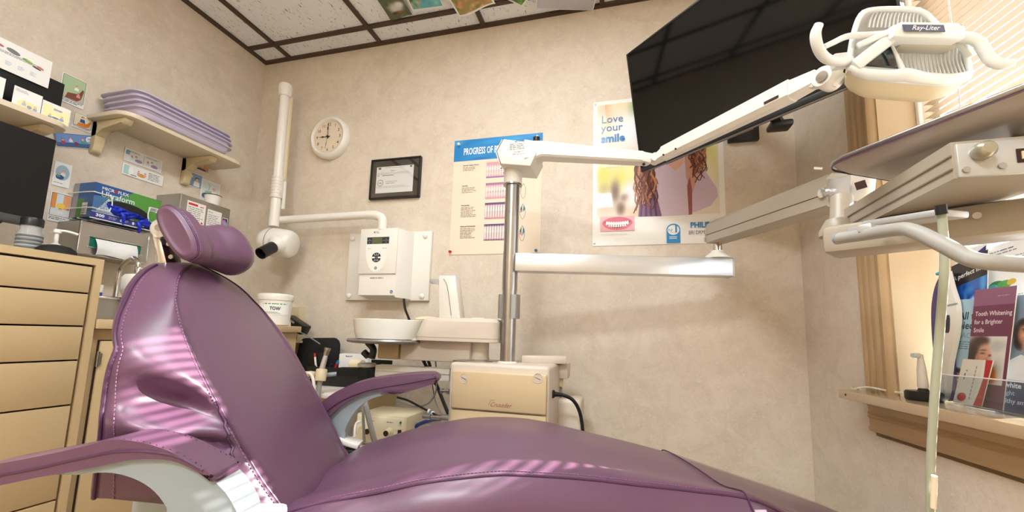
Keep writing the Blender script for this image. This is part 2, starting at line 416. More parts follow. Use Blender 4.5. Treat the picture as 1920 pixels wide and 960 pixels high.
# window: casing, stool, apron, jamb, sash, glass
win = solo('window_1', wbox(wbox(MB(), WS0, WS0+.02, .155, .20, WZ0, WZ1), WS1-.035, WS1, .155, .20, WZ0, WZ1), M_white, structure=True)
q = MB(); wbox(q, WS0, WS1, .158, .20, WZ0, WZ0+.04); wbox(q, WS0, WS1, .158, .20, WZ1-.04, WZ1); wbox(q, WS0, WS1, .16, .195, 1.37, 1.41)
part('sash', q, M_white, win)
part('pane', wbox(MB(), WS0+.015, WS1-.03, .176, .180, WZ0+.03, 1.375), M_glass, win); part('pane', wbox(MB(), WS0+.015, WS1-.03, .176, .180, 1.405, WZ1-.03), M_glass, win)
jb = MB(); wbox(jb, WS0-.001, WS0+.006, -.001, .157, WZ0, WZ1); wbox(jb, WS1-.006, WS1, -.001, .157, WZ0, WZ1); wbox(jb, WS0, WS1, 0, .157, WZ1-.006, WZ1)
part('jamb', jb, M_jamb, win)
CASE = [(0, 0), (0, .012), (.006, .017), (.016, .017), (.020, .012), (.030, .013), (.034, .018), (.044, .018), (.048, .013), (.060, .014), (.064, .020), (.074, .020), (.080, .014), (.096, .016), (.102, .024), (.112, .026), (.116, .020), (.116, 0)]
tr = MB().prism([(a, b) for a, b in CASE], wl(WS0-.114, 0, .69), WD, -WN, -1.44)
o = solo('trim_1', tr, M_trim, structure=True)
tp = MB().prism([(b, a) for a, b in CASE], wl(WS0-.114, 0, 2.12), -WN, Z, -(WS1-WS0+.22))
solo('trim_2', tp, M_trim, structure=True)
solo('trim_3', MB().prism(CASE, wl(WS1, 0, .69), WD, -WN, -1.44), M_trim, structure=True)
SILL_T = .693
st = wbox(MB(), .335, 1.5, -.085, .002, SILL_T-.026, SILL_T, .003); wbox(st, WS0, WS1, 0, .158, SILL_T-.018, SILL_T)
sill = solo('trim_4', st, mat('varnished_sill', (196, 172, 140), .2, coat=.5), structure=True)
part('screw', MB().cyl(wl(.372, -.0845, SILL_T-.012), wl(.372, -.0865, SILL_T-.012), .003, n=10), M_gap, sill)
AP = [(0, 0), (.012, 0), (.018, .010), (.014, .016), (.024, .020), (.030, .016), (.052, .016), (.056, .021), (.062, .016), (.066, .021), (.072, .016), (.088, .018), (.092, .023), (.103, .023), (.103, 0)]
ap = MB().prism([(b, a) for a, b in AP], wl(.356, 0, SILL_T-.13), -WN, Z, -1.1)
solo('trim_5', ap, M_trim, structure=True)
solo('baseboard_back', MB().box((-.7, YB-.008, .05), (2.8, .016, .1), bev=.004), M_trim, structure=True)

# venetian blind
bl = thing('venetian_blind', 'tan slatted venetian blind hanging in the sunlit window', 'blind', wl(.9, .06, 1.0))
TILT = R(2); pitch = .0213
sl0 = MB()
def slat_mb(z):
    a, b = WS0+.018, WS1-.02; rows = []
    for k in range(5):
        q = (k/4-.5); o = q*.025; zz = .0016*(1-4*q*q)
        rows.append((.128+o*math.cos(TILT)-zz*math.sin(TILT), z+o*math.sin(TILT)+zz*math.cos(TILT)))
    m = MB()
    up = [[wl(s, of, zz) for of, zz in rows] + [wl(s, of, zz-.0007) for of, zz in rows[::-1]] for s in (a, b)]
    return m.loft(up)
z = 2.075
first = None; n = 0
while z > .90:
    if first is None: first = part('slat', slat_mb(z), M_slat, bl); z0 = z
    else:
        c = first.copy(); C.objects.link(c); c.parent = bl; c.location = (0, 0, z-z0); PM[c.name] = PM[bl.name]
    z -= pitch
part('bottom_rail', wbox(MB(), WS0+.018, WS1-.02, .118, .139, .862, .876, .003), M_slat, bl)
part('head_rail', wbox(MB(), WS0+.012, WS1-.012, .108, .148, 2.085, 2.112), M_slat, bl)
for s in (WS0+.13, WS0+.43, WS0+.73):
    m = MB()
    for o in (.115, .141): m.tube([wl(s, o, .87), wl(s, o, 2.09)], .0011, n=6)
    part('ladder_cord', m, M_cordw, bl)
    m = MB(); zz = 2.075
    part('lift_cord', MB().tube([wl(s+.006, .112, .87), wl(s+.006, .112, 2.09)], .0013, n=6), M_cordw, bl)
m = wbox(MB(), WS0+.008, WS0+.020, .100, .112, 1.30, 2.11, .003)
part('side_track', m, M_white, bl, 'white vertical strip')

# ================================================================== CEILING PHOTOGRAPHS
def ceil_pic(px, name, label, paint, curl=.0):
    # px: corners at the near side of the sheet in the photograph (left, right); sheet runs on toward the camera side
    a = atz(*px[0], ZC-.012); b = atz(*px[1], ZC-.012); ex = (b-a); W = ex.length; ex.normalize(); ey = Vector((0, 0, -1)).cross(ex).normalized()
    if ey.y > 0: ey = -ey
    H = W*px[2]
    nz = ex.cross(ey)
    sgn = 1 if nz.z < 0 else -1
    def warp(u, v): return sgn*(curl*(math.sin(u/W*math.pi*1.6+.4)*.5+.5)*math.exp(-v/.06))
    t = thing(name, label, 'photo', tuple(a), group='photos taped to the ceiling')
    def surf(i, j):
        u, v = i*W, j*H; return a + ex*u + ey*v + nz*warp(u, v)
    m = MB().grid(surf, 12, 6); k = len(m.v); 
    up = Vector((0, 0, .0006)); m.add([v+up for v in m.v], m.f)
    part('sheet', m, M_paper, t)
    A = Art(a - Vector((0, 0, .0009)), ex, ey, warp=lambda u, v: warp(u, v)); A.n = nz
    A.o = a + Vector((0, 0, -.0006))
    paint(A, W, H); A.build(t, 'printed_picture', M_inkg); return t
def rblobs(n, seed, cols, r0, r1, p=1.0, box=(0, 0, 1, 1)):
    rr = random.Random(seed)
    return [(box[0]+(box[2]-box[0])*rr.random(), box[1]+(box[3]-box[1])*rr.random(), r0+(r1-r0)*rr.random(), r0+(r1-r0)*rr.random(), cols[i % len(cols)], p) for i in range(n)]
def p_dog(A, W, H):
    A.field(0, 0, W, H, 26, 30, (78, 86, 52), rblobs(40, 3, [(60, 72, 40), (104, 112, 66), (90, 96, 58)], .03, .08)+[(.52, .36, .30, .20, (206, 204, 208), 2), (.72, .46, .18, .12, (224, 222, 222), 2), (.5, .19, .22, .07, (112, 62, 40), 2), (.36, .2, .08, .05, (34, 28, 28), 2), (.58, .21, .08, .03, (156, 100, 72), 1.5)])
def p_pool(A, W, H):
    A.field(W*.05, H*.05, W*.9, H*.9, 30, 26, (96, 178, 190), rblobs(30, 5, [(74, 160, 178), (134, 204, 206), (86, 176, 186)], .04, .10)+rblobs(50, 8, [(70, 92, 44), (214, 178, 80), (120, 132, 66), (196, 158, 130)], .025, .06, 1.5, (0, 0, .36, 1)))
def p_field(A, W, H):
    A.field(W*.05, H*.05, W*.9, H*.9, 30, 26, (168, 136, 80), rblobs(70, 6, [(96, 116, 48), (206, 148, 100), (140, 142, 70), (222, 170, 124)], .04, .10, 1.3))
def p_green(A, W, H): A.field(W*.06, H*.06, W*.88, H*.88, 20, 20, (86, 138, 60), rblobs(40, 9, [(50, 96, 40), (110, 160, 70), (70, 120, 52)], .03, .09, 1.4))
def p_people(A, W, H):
    A.field(W*.02, H*.02, W*.96, H*.96, 36, 26, lambda x, y: (188, 190, 200) if y < .3 else (96, 84, 96), rblobs(26, 4, [(40, 38, 52), (150, 96, 86), (60, 66, 92), (196, 180, 180)], .03, .07, 1.5, (0, .34, 1, .9)))
ceil_pic(((732, 34), (773, 27), 1.3), 'ceiling_photo', 'small photo of a white animal on dark grass, taped to the ceiling', p_dog, .012)
ceil_pic(((774, 20), (834, 13), 1.2), 'ceiling_photo', 'turquoise photo with white border taped to the ceiling', p_pool, .002)
ceil_pic(((861, 27), (929, 6), 1.0), 'ceiling_photo', 'curled landscape photo in orange and green hanging from the ceiling', p_field, .02)
ceil_pic(((980, 12), (1010, -30), 1.2), 'ceiling_photo', 'green leafy photo with one corner in view on the ceiling', p_green, .006)
ceil_pic(((1004, 15), (1112, 20), .8), 'ceiling_photo', 'pale grey group photo taped to the ceiling next to the back wall', p_people, .004)

# ================================================================== BACK WALL
def bk(px, py, d=0.0): return aty(px, py, YB-d)
# wall clock
c = Vector((-1.585, YB, 1.897)); ck = thing('wall_clock', 'round white wall clock with black numerals on the back wall', 'clock', (c.x, c.y, c.z))
ax = Vector((0, -1, 0)); rim = .122
part('case', MB().lathe([(.0, 0), (rim, 0), (rim+.002, .010), (rim, .030), (rim-.008, .040), (rim-.018, .045), (rim-.024, .041), (rim-.028, .032)], c, ax, 48, False), M_white, ck)
part('dial', MB().lathe([(0, .028), (rim-.026, .028), (rim-.026, .033), (0, .033)], c, ax, 48), M_ivory, ck)
A = Art(c+ax*.0332, X, Z)
for i in range(12):
    a = R(90-30*(i+1)); A.text(str(i+1), .074*math.cos(a), .074*math.sin(a)-.008, .024, (60, 52, 48), .008, align=1)
for i in range(60):
    a = R(6*i); A.line([(.088*math.cos(a), .088*math.sin(a)), (.091*math.cos(a), .091*math.sin(a))], .0012, (120, 110, 104))
A.build(ck, 'numerals')
def hand(l, wd, ang, d):
    a = R(90-ang); e = Vector((math.cos(a), 0, math.sin(a))); f = Vector((-math.sin(a), 0, math.cos(a)))
    m = MB().prism([(-.014, -wd), (l*.45, -wd*.5), (l*.55, -wd*1.6), (l*.68, -wd*1.6), (l*.75, -wd*.5), (l, -wd*.3), (l, wd*.3), (l*.75, wd*.5), (l*.68, wd*1.6), (l*.55, wd*1.6), (l*.45, wd*.5), (-.014, wd)], c+ax*d, e, f, .001)
    return m
part('hour_hand', hand(.056, .0026, 270, .037), M_black, ck); part('minute_hand', hand(.078, .0022, 357, .039), M_black, ck)
part('second_hand', hand(.074, .0006, 187, .041), M_black, ck); part('hub', MB().cyl(c+ax*.034, c+ax*.043, .006, n=16), M_black, ck)
part('lens', MB().lathe([(0, .0445), (rim-.022, .0435), (rim-.022, .0425), (0, .0435)], c, ax, 40), thin_glass('clock_lens', .03), ck)

# framed certificate
x0, x1, z0, z1 = -1.307, -1.014, 1.523, 1.744; yf = YB-.022
fr = thing('framed_certificate', 'white certificate in a black frame on the back wall', 'frame', ((x0+x1)/2, YB, z0))
m = MB(); b = .009
for (cx, cz, sx, sz) in ((x0+b/2, (z0+z1)/2, b, z1-z0), (x1-b/2, (z0+z1)/2, b, z1-z0), ((x0+x1)/2, z0+b/2, x1-x0, b), ((x0+x1)/2, z1-b/2, x1-x0, b)):
    m.box((cx, YB-.011, cz), (sx, .022, sz), bev=.002)
part('frame', m, M_black, fr)
part('mat_board', MB().box(((x0+x1)/2, YB-.010, (z0+z1)/2), (x1-x0-.012, .008, z1-z0-.012)), mat('charcoal_mount', (52, 48, 44), .10, coat=.4), fr)
A = Art((x0, YB-.0142, z0), X, Z); W, H = x1-x0, z1-z0
A.rect(.034, .033, W-.074, H-.076, (228, 230, 228)); u0, v0, w, h = .034, .033, W-.074, H-.076
A.rect(u0+.01, v0+h-.014, .016, .011, (70, 70, 72)); A.rect(u0+w-.022, v0+h-.012, .012, .010, (80, 80, 80))
A.greek(u0+.05, v0+h-.008, .12, 1, .006, (150, 150, 150), 1); A.greek(u0+.085, v0+h-.026, .04, 1, .007, (110, 110, 110), 2)
A.greek(u0+.006, v0+h-.036, w-.02, 2, .007, (176, 176, 176), 3); A.rect(u0+.034, v0+h-.050, .07, .003, (40, 40, 42)); A.rect(u0+.006, v0+h-.050, .012, .003, (60, 60, 60))
A.greek(u0+.06, v0+.06, .07, 2, .010, (170, 170, 172), 4); A.greek(u0+.006, v0+.034, w-.014, 2, .006, (176, 176, 176), 5)
A.ell(u0+.026, v0+.056, .018, .018, (92, 94, 96), 28); A.ell(u0+.026, v0+.056, .015, .015, (228, 230, 228), 28); A.text('NA', u0+.026, v0+.051, .013, (80, 82, 84), .02, align=1)
A.build(fr, 'certificate_print'); 
part('glazing', MB().box(((x0+x1)/2, YB-.0175, (z0+z1)/2), (x1-x0-.016, .0015, z1-z0-.016)), thin_glass('frame_glass', .06), fr)

# gum disease chart
x0, x1, z0, z1 = -.835, -.374, 1.217, 1.814; W, H = x1-x0, z1-z0
ch = thing('dental_chart', 'cream chart with blue heading pinned to back wall', 'poster', ((x0+x1)/2, YB-.002, z0))
part('sheet', MB().box(((x0+x1)/2, YB-.002, (z0+z1)/2), (W, .0015, H)), M_ivory, ch)
A = Art((x0, YB-.0030, z0), X, Z)
A.rect(0, H-.113, W, .113, (22, 130, 200)); 
A.field(0, H-.113, W, .113, 40, 12, (22, 128, 198), rblobs(24, 3, [(48, 156, 220), (12, 104, 180), (36, 140, 208), (70, 168, 224)], .05, .14, 1.0))
A.text('PROGRESS OF PERIODONTAL', .052, H-.080, .050, (236, 240, 242), .020, xs=.50)
for i, (v, ttl) in enumerate(((H-.150, 'Normal, Healthy Gingiva'), (H-.258, 'Gingivitis'), (H-.360, 'Periodontitis'), (H-.468, 'Advanced Periodontitis'))):
    A.text(ttl, .052, v+.010, .0085, (70, 60, 56), .03)
    A.greek(.052, v, .082, (3, 4, 7, 7)[i], .0078, (150, 138, 126), 10+i)
    u, v2, w, h = .178, v-.062, .118, .082
    tb_ = []
    for k in range(9):
        uu = (k+.5)/9; gum = (0, .03, .07, .11)[i]
        tb_ += [(uu, .60, .050, .20+gum, (232, 228, 222), 3), (uu, .28, .046, .17+gum*.6, (224, 218, 212), 3)]
        if i > 1: tb_ += [(uu+.055, .64, .012, .15, (96, 64, 100), 1.5), (uu+.055, .30, .012, .12, (110, 70, 104), 1.5)]
        if i > 0: tb_ += [(uu+.055, .44, .016, .03, (52, 112, 132), 1.5)]
    top_ = [(214, 160, 172), (170, 122, 156), (96, 70, 118), (86, 64, 112)][i]; lo_ = [(150, 116, 172), (212, 152, 164), (196, 134, 152), (124, 74, 112)][i]
    A.field(u, v2, w, h, 54, 18, lambda x, y: top_ if y > .86 else (lo_ if y < .10 else (218, 160, 170)), tb_)
    for k in range(2):
        uu = .335+.036*k; vv = v-.010
        A.line([(uu-.010, vv), (uu-.014, vv-.030), (uu-.008, vv-.052), (uu, vv-.060), (uu+.008, vv-.052), (uu+.013, vv-.028), (uu+.010, vv)], .0018, (150, 120, 116))
        A.line([(uu-.008, vv+.002), (uu, vv+.016), (uu+.008, vv+.002)], .0018, (120, 130, 130))
        if i > 1: A.poly([(uu-.012, vv-.012), (uu-.004, vv+.012), (uu-.002, vv-.012*i)], (40, 120, 126)); A.poly([(uu+.012, vv-.012), (uu+.004, vv+.012), (uu+.002, vv-.012*i)], (40, 120, 126)); A.ell(uu-.008, vv-.022, .006, .005, (220, 130, 140), 8)
A.build(ch)
def pin(p, m, parent):
    part('push_pin', MB().lathe([(.003, 0), (.0065, .001), (.004, .004), (.004, .011), (.007, .013), (.006, .016), (0, .016)], p, (0.1, -1, -.15), 14), m, parent)
pin((x0+.026, YB-.003, z1-.022), M_white, ch); pin((x1-.026, YB-.003, z1-.022), M_white, ch); pin((x0+.006, YB-.003, z0+.016), M_red, ch); pin((x1-.02, YB-.003, z0+.012), M_bluepin, ch)

# smile poster
x0, x1, z0, z1 = -.132, .424, 1.243, 1.940; W, H = x1-x0, z1-z0
ps = thing('smile_poster', 'large smile poster with lavender dress and blue lettering, partly behind television', 'poster', ((x0+x1)/2, YB-.002, z0))
part('sheet', MB().box(((x0+x1)/2, YB-.002, (z0+z1)/2), (W, .0015, H)), mat('poster_paper', (240, 236, 228), .35), ps)
A = Art((x0, YB-.0030, z0), X, Z)
pu0, pv0, pu1, pv1 = .018, .120, W-.022, H-.018
rr = random.Random(11)
bgb = []
for (u, v, a, b, c_) in ((.05, .66, .05, .07, (214, 168, 120)), (.12, .66, .05, .06, (238, 214, 176)), (.20, .64, .04, .07, (120, 160, 76)), (.27, .63, .06, .07, (88, 146, 60)), (.07, .56, .05, .06, (226, 196, 150)), (.13, .54, .08, .08, (240, 236, 228)), (.2, .55, .09, .09, (238, 238, 242)), (.28, .46, .1, .12, (216, 216, 224)),
    (.05, .33, .042, .07, (206, 200, 60)), (.12, .31, .06, .08, (216, 208, 96)), (.18, .35, .05, .06, (238, 228, 150)), (.05, .25, .03, .05, (176, 158, 84)), (.10, .25, .024, .06, (112, 84, 66)), (.17, .25, .045, .05, (228, 228, 234)), (.14, .22, .02, .02, (150, 120, 110)), (.2, .20, .05, .04, (240, 234, 230)), (.06, .18, .05, .04, (214, 190, 166)), (.125, .17, .022, .035, (120, 86, 70)), (.20, .15, .05, .03, (228, 196, 168)),
    (.50, .40, .034, .12, (226, 214, 120)), (.49, .30, .03, .1, (240, 232, 200)), (.46, .48, .05, .1, (208, 200, 120)), (.38, .55, .1, .1, (214, 206, 160))):
    bgb.append(((u-pu0)/(pu1-pu0), (v-pv0)/(pv1-pv0), a*.9/(pu1-pu0), b*.9/(pv1-pv0), c_, 1.3))
A.field(pu0, pv0, pu1-pu0, pv1-pv0, 64, 70, (230, 218, 196), bgb)
A.rect(pu0, pv0-.004, pu1-pu0, .012, (240, 234, 226))
# dress, arm and hair of the pictured woman (the television hides her head)
A.poly([(.20, .128), (.215, .27), (.25, .36), (.30, .43), (.42, .43), (.47, .34), (.525, .24), (.528, .205), (.50, .165), (.44, .140), (.36, .130), (.30, .126)], (206, 182, 196))
A.poly([(.20, .128), (.21, .25), (.235, .30), (.275, .24), (.30, .126)], (128, 92, 122)); 
for k in range(4): A.poly([(.206+.022*k, .128), (.216+.016*k, .23), (.222+.016*k, .23), (.216+.022*k, .128)], (92, 62, 92))
A.poly([(.30, .126), (.288, .24), (.30, .40), (.40, .42), (.405, .30), (.412, .127)], (212, 190, 200))
A.poly([(.402, .30), (.398, .40), (.44, .38), (.452, .30), (.425, .22), (.418, .25)], (206, 150, 128))
A.poly([(.410, .127), (.406, .26), (.418, .30), (.426, .24), (.424, .129)], (150, 88, 84))
A.poly([(.335, .42), (.33, .36), (.36, .33), (.39, .36), (.40, .42)], (222, 172, 150))
hair = [(96, 54, 40), (126, 72, 50), (166, 104, 72), (110, 58, 44), (194, 132, 92), (84, 44, 34)]
def strand(u, v, l, seed, wdt):
    r2 = random.Random(seed); ph = r2.random()*6; pts = []
    for i in range(9): t = i/8; pts.append((u+.014*math.sin(ph+t*7)*(.4+t)+(r2.random()-.5)*.002, v-l*t))
    for i in range(8): A.line(pts[i:i+2], wdt*(1-.6*i/8), hair[seed % 6]); A.k -= 1
    A.k += 1
for k in range(60): strand(.196+.072*rr.random(), .42-.04*rr.random(), .12+.12*rr.random(), k, .010)
for k in range(34): strand(.425+.05*rr.random(), .46-.03*rr.random(), .08+.09*rr.random(), k, .008)
A.text('Love', .036, H-.110, .052, (44, 112, 164), 0); A.text('your', .036, H-.152, .052, (44, 112, 164), 0); A.text('smile', .036, H-.205, .052, (30, 122, 190), .035)
A.text('with Philips', .036, H-.292, .017, (110, 140, 120), 0); A.text('innovation in you', .036, H-.330, .018, (240, 240, 232), .01)
A.rect(.034, .066, .150, .068, (226, 170, 176)); A.ell(.109, .103, .066, .028, (206, 92, 112), 28); A.ell(.109, .100, .062, .030, (214, 108, 126), 28, t0=180, t1=360)
A.poly([(.050, .112), (.07, .105), (.109, .100), (.148, .105), (.168, .112), (.150, .092), (.130, .083), (.109, .080), (.088, .083), (.068, .092)], (120, 40, 54))
for k in range(10):
    u = .064+.010*k; A.ell(u, .103-.003*math.sin(math.pi*k/9), .0052, .009, (246, 242, 236), 10); 
for k in range(8): A.ell(.074+.010*k, .091-.003*math.sin(math.pi*k/7), .0046, .005, (236, 230, 224), 8)
A.greek(.04, .05, .12, 1, .006, (214, 212, 206), 4)
u = .318; A.rect(u, .004, .056, .060, (24, 130, 190)); A.ell(u+.028, .064, .028, .026, (24, 130, 190), 28); A.ell(u+.028, .062, .024, .022, (240, 238, 234), 28)
A.text('N', u+.007, .054, .020, (30, 110, 160), 0); A.text('o', u+.021, .061, .010, (30, 110, 160), 0); A.text('1', u+.030, .052, .046, (24, 130, 190), .05, xs=.8)
A.rect(u+.011, .030, .031, .003, (214, 232, 240)); A.rect(u+.011, .023, .031, .003, (214, 232, 240)); A.greek(u+.014, .050, .03, 1, .004, (150, 170, 180), 3)
A.text('PHILIPS', .415, .069, .034, (24, 128, 194), .03, xs=.86); A.text('BRI DRM', .407, .040, .024, (96, 110, 116), 0, xs=.7)
A.build(ps, m=M_inkg)
for p in ((x0+.008, z1-.012), (x0+.008, z0+.012)): part('tack', MB().lathe([(.005, 0), (.004, .002), (0, .003)], (p[0], YB-.003, p[1]), (0, -1, 0), 12), M_steel, ps)

# ================================================================== X-RAY UNIT on the back wall
x0, x1, z0, z1 = -1.403, -.928, .985, 1.339
xc = thing('x_ray_control_box', 'white x-ray control box with oval keypad on back wall', 'control box', ((x0+x1)/2, YB, z0))
part('back_plate', MB().box(((x0+x1)/2, YB-.011, (z0+z1)/2), (x1-x0, .022, z1-z0), bev=.004), M_white, xc)
for px_, pz in ((x0+.02, z1-.026), (x0+.024, z0+.022), (x1-.033, z1-.026), (x1-.033, z0+.022)):
    part('bolt_cap', MB().lathe([(.014, 0), (.013, .006), (.008, .010), (0, .011)], (px_, YB-.022, pz), (0, -1, 0), 20), M_white, xc)
yf = YB-.125
bl_, br_, bb, bt = aty(672, 545, yf).x, aty(741, 545, yf).x, aty(675, 557, yf).z, aty(690, 430, yf).z
m = MB(); 
prof = [(bl_, yf), (br_-.004, yf), (br_, yf+.004), (br_+.028, YB-.02), (bl_-.018, YB-.02)]
m.loft([[Vector((a, b, bb+(.010 if k in (0, 1) else 0))) for k, (a, b) in enumerate(prof)], [Vector((a, b, bb+.02)) for a, b in prof], [Vector((a, b, bt-.01)) for a, b in prof], [Vector((a+(.004 if k == 0 else -.004 if k == 1 else 0), b+.006*(k < 3), bt)) for k, (a, b) in enumerate(prof)]])
part('housing', m, M_white, xc)
kb = aty(672, 514, yf).z
part('face_plate', MB().box(((bl_+br_)/2-.003, yf-.004, (kb+bt)/2), (br_-bl_+.004, .010, bt-kb), bev=.003), M_white, xc)
u0 = bl_; W = br_-bl_
A = Art((bl_, yf-.0092, bb), X, Z); H = bt-bb
kx, kz = W*.46, H*.60
P = [(kx-.060, H*.86), (kx-.062, H*.72)] + [(kx-.062*math.cos(R(t)), H*.72-(H*.72-H*.36)*math.sin(R(t))) for t in range(10, 180, 10)] + [(kx+.062, H*.72), (kx+.060, H*.86)]
A.poly(P, (244, 242, 236)); A.rect(kx-.058, H*.77, .122, .034, (44, 52, 58)); A.rect(kx-.030, H*.775, .056, .029, (96, 100, 66))
for (a, b) in ((-.045, .022), (-.045, .007), (.047, .022), (.047, .007)): A.text({-.045: '+', .047: '!'}[a], kx+a, H*.77+b-.003, .011, (220, 225, 228), 0, align=1)
A.rect(kx-.058, H*.77+.0163, .026, .0012, (170, 178, 180)); A.rect(kx+.030, H*.77+.0163, .034, .0012, (170, 178, 180))
for s_ in (1, -1):
    A.poly([(kx+.024*math.cos(R(t)), kz-.01+s_*(.004+.020*math.sin(R(t)))) for t in range(0, 181, 15)], (40, 42, 46))
    for t in (-.012, 0, .012): A.line([(kx+t*.6, kz-.01+s_*.009), (kx+t, kz-.01+s_*.019)], .003, (214, 216, 216))
A.ell(kx, kz-.01, .009, .008, (52, 54, 58)); A.text('O', kx, kz-.013, .008, (220, 220, 220), 0, align=1); A.ell(kx, kz-.062, .007, .007, (60, 62, 66)); A.ell(kx, kz-.062, .004, .004, (200, 200, 200))
A.greek(kx-.05, H*.70, .02, 1, .006, (190, 190, 190), 3); A.greek(kx+.03, H*.70, .03, 1, .006, (170, 170, 170), 5); A.rect(kx-.022, H*.93, .006, .009, (60, 110, 150)); A.greek(kx-.012, H*.945, .024, 2, .006, (130, 150, 170), 6)
A.build(xc, 'keypad')
A = Art((bl_, yf+.0068, bb), X, Z); 
A.o = Vector((bl_, yf-.0006, bb)); A.greek(W*.30, H*.27, W*.36, 1, .010, (120, 120, 120), 8, 0); A.ell(W*.90, .026, .008, .008, (40, 96, 150), 20); A.text('De', W*.90, .023, .008, (235, 240, 244), .02, align=1)
A.build(xc, 'printed_markings')
part('power_cord', MB().tube([aty(757, 560, 1.80), aty(760, 580, 1.80), aty(768, 602, 1.81), aty(776, 640, 1.82), aty(800, 690, 1.82), aty(815, 720, 1.80)], .006, n=8), M_rubber, xc)
# arm, tube and head
yx = 1.775
xa = thing('x_ray_machine', 'white folding x-ray arm with round tube head hanging by the corner', 'x-ray machine', tuple(aty(715, 430, yx)))
e0 = aty(717, 428, yx); e1 = aty(716, 408, yx); e2 = aty(703, 402, yx); e3 = aty(690, 403, yx); e4 = aty(522, 413, yx)
part('horizontal_arm', MB().tube([e4, (e4+e3)/2, e3], .0205, n=20, sub=4), M_white, xa)
part('elbow', MB().tube([e3, aty(706, 404, yx), aty(717, 411, yx), e0-Z*.01], .0225, n=20), M_white, xa)
part('joint_ring', MB().cyl(aty(691, 403, yx), aty(688, 403.3, yx), .0222, n=24), M_white, xa)
v0 = aty(513, 425, yx-.03); v1 = aty(535, 172, yx-.03)
part('upright_tube', MB().cyl(v0, v1, .0255, .0235, n=28), M_white, xa)
dv = (v1-v0).normalized()
part('rear_tube', MB().cyl(v0+dv*.14+Y*.030+X*.004, v1-dv*.02+Y*.030+X*.004, .019, n=16), M_cream, xa)
b0 = aty(518, 372, yx-.03); b1 = aty(521.5, 332, yx-.03)
sle = part('ribbed_sleeve', MB().cyl(b0, b1, .0305, n=28), M_whitep, xa)
m = MB()
for k in range(7): q_ = b0+(b1-b0)*((k+.5)/7); m.cyl(q_-dv*.002, q_+dv*.002, .0322, n=28)
part('rib', m, M_white, sle)
part('top_cap', MB().lathe([(.0275, 0), (.0315, .006), (.0345, .030), (.0345, .058), (.030, .070), (.014, .076), (0, .077)], v1-dv*.03, dv, 28), M_white, xa)
part('cable_clip', MB().bar(aty(525, 390, yx-.03)+Y*.02, aty(529, 338, yx-.03)+Y*.02, .014, .014, (1, 0, 0), .003), M_white, xa)
hc = aty(521, 455, yx-.045)
hx = (aty(560, 458, yx-.02)-aty(484, 448, yx-.06)).normalized()
part('tube_head', MB().lathe([(0, -.098), (.030, -.096), (.052, -.084), (.068, -.060), (.073, -.030), (.074, .04), (.072, .062), (.064, .080), (.052, .088), (0, .090)], hc, hx, 40), M_white, xa)
part('head_seam', MB().lathe([(.0742, -.0275), (.0748, -.027), (.0748, -.0255), (.0742, -.025)], hc, hx, 40, False), M_black, xa)
c0 = aty(512, 463, yx-.12); c1 = aty(482, 479, yx-.21); dc = (c1-c0).normalized()
part('collimator_collar', MB().lathe([(.047, 0), (.044, .012), (.034, .022), (.030, .030)], c0-dc*.03, dc, 28), M_white, xa)
cn = part('cone', MB().lathe([(.027, .0), (.0285, .004), (.0285, .086), (.0255, .086), (.0245, .05), (.023, .045), (0, .045)], c0+dc*.0, dc, 32), M_black, xa, 'black cone')
part('cone_window', MB().lathe([(0, .046), (.0235, .046)], c0, dc, 24, False), mat('grey_window', (96, 92, 90), .5), cn)

# ================================================================== LEFT WALL
def lf(px, py, d=0.0): return atx(px, py, XL+d)
LX = Vector((0, 1, 0))   # along the left wall, rightwards in the picture
def shelf(name, label, p_back_l, p_back_r, depth, z, loc_depth=0, brs=()):
    y0, y1 = p_back_l, p_back_r
    t = thing(name, label, 'shelf', (XL, (y0+y1)/2, z)); r_ = .05
    P = [(0, 0), (0, y1-y0)] + [(depth-r_+r_*math.cos(R(a)), y1-y0-r_+r_*math.sin(R(a))) for a in range(90, -1, -15)] + [(depth-r_+r_*math.cos(R(a)), r_+r_*math.sin(R(a))) for a in range(0, -91, -15)]
    part('board', MB().prism(P, (XL, y0, z), X, Y, .018, .003), M_shelf, t)
    for yb in brs:
        m = MB(); m.prism([(0, 0), (.026, 0), (.030, -.008), (.030, -.02), (.030, -.10), (.028, -.125), (.018, -.135), (0, -.135)], (XL, yb-.017, z), X, Z, -.034, .005)
        m.prism([(0, 0), (depth*.86, 0), (depth*.86, -.010), (depth*.80, -.026), (.06, -.034), (.034, -.06), (.02, -.07), (0, -.07)], (XL, yb-.017, z), X, Z, -.034, .005)
        part('bracket', m, M_brkt, t)
    return t
zs2 = 1.655
shelf('wall_shelf', 'ivory wall shelf under the lavender trays near the corner', 1.095, 1.645, .215, zs2, brs=(1.135, 1.50))
# four lavender set-up trays
def tray(z, label, dy, dx):
    y0, y1, w = 1.13+dy, 1.555+dy, .235
    t = thing('instrument_tray', label, 'tray', (XL+.015+dx, (y0+y1)/2, z), group='lavender trays stacked on the wall shelf')
    def ring(i, zz):
        x_0, x_1, a, b = XL+.012+dx+i, XL+.012+dx+w-i, y0+i, y1-i; rr_ = .045-min(i, .03)*.5; P = []
        for (cx, cy, s) in ((x_1-rr_, b-rr_, 0), (x_0+rr_, b-rr_, 90), (x_0+rr_, a+rr_, 180), (x_1-rr_, a+rr_, 270)):
            for k in range(6): P.append(Vector((cx+rr_*math.cos(R(s+18*k)), cy+rr_*math.sin(R(s+18*k)), zz)))
        return P
    part('basin', MB().loft([ring(.020, z), ring(.015, z+.004), ring(.0085, z+.026), ring(.0, z+.0285), ring(-.004, z+.0305), ring(-.004, z+.034), ring(.003, z+.034), ring(.0115, z+.026), ring(.018, z+.008)]), M_lav, t)
    return t
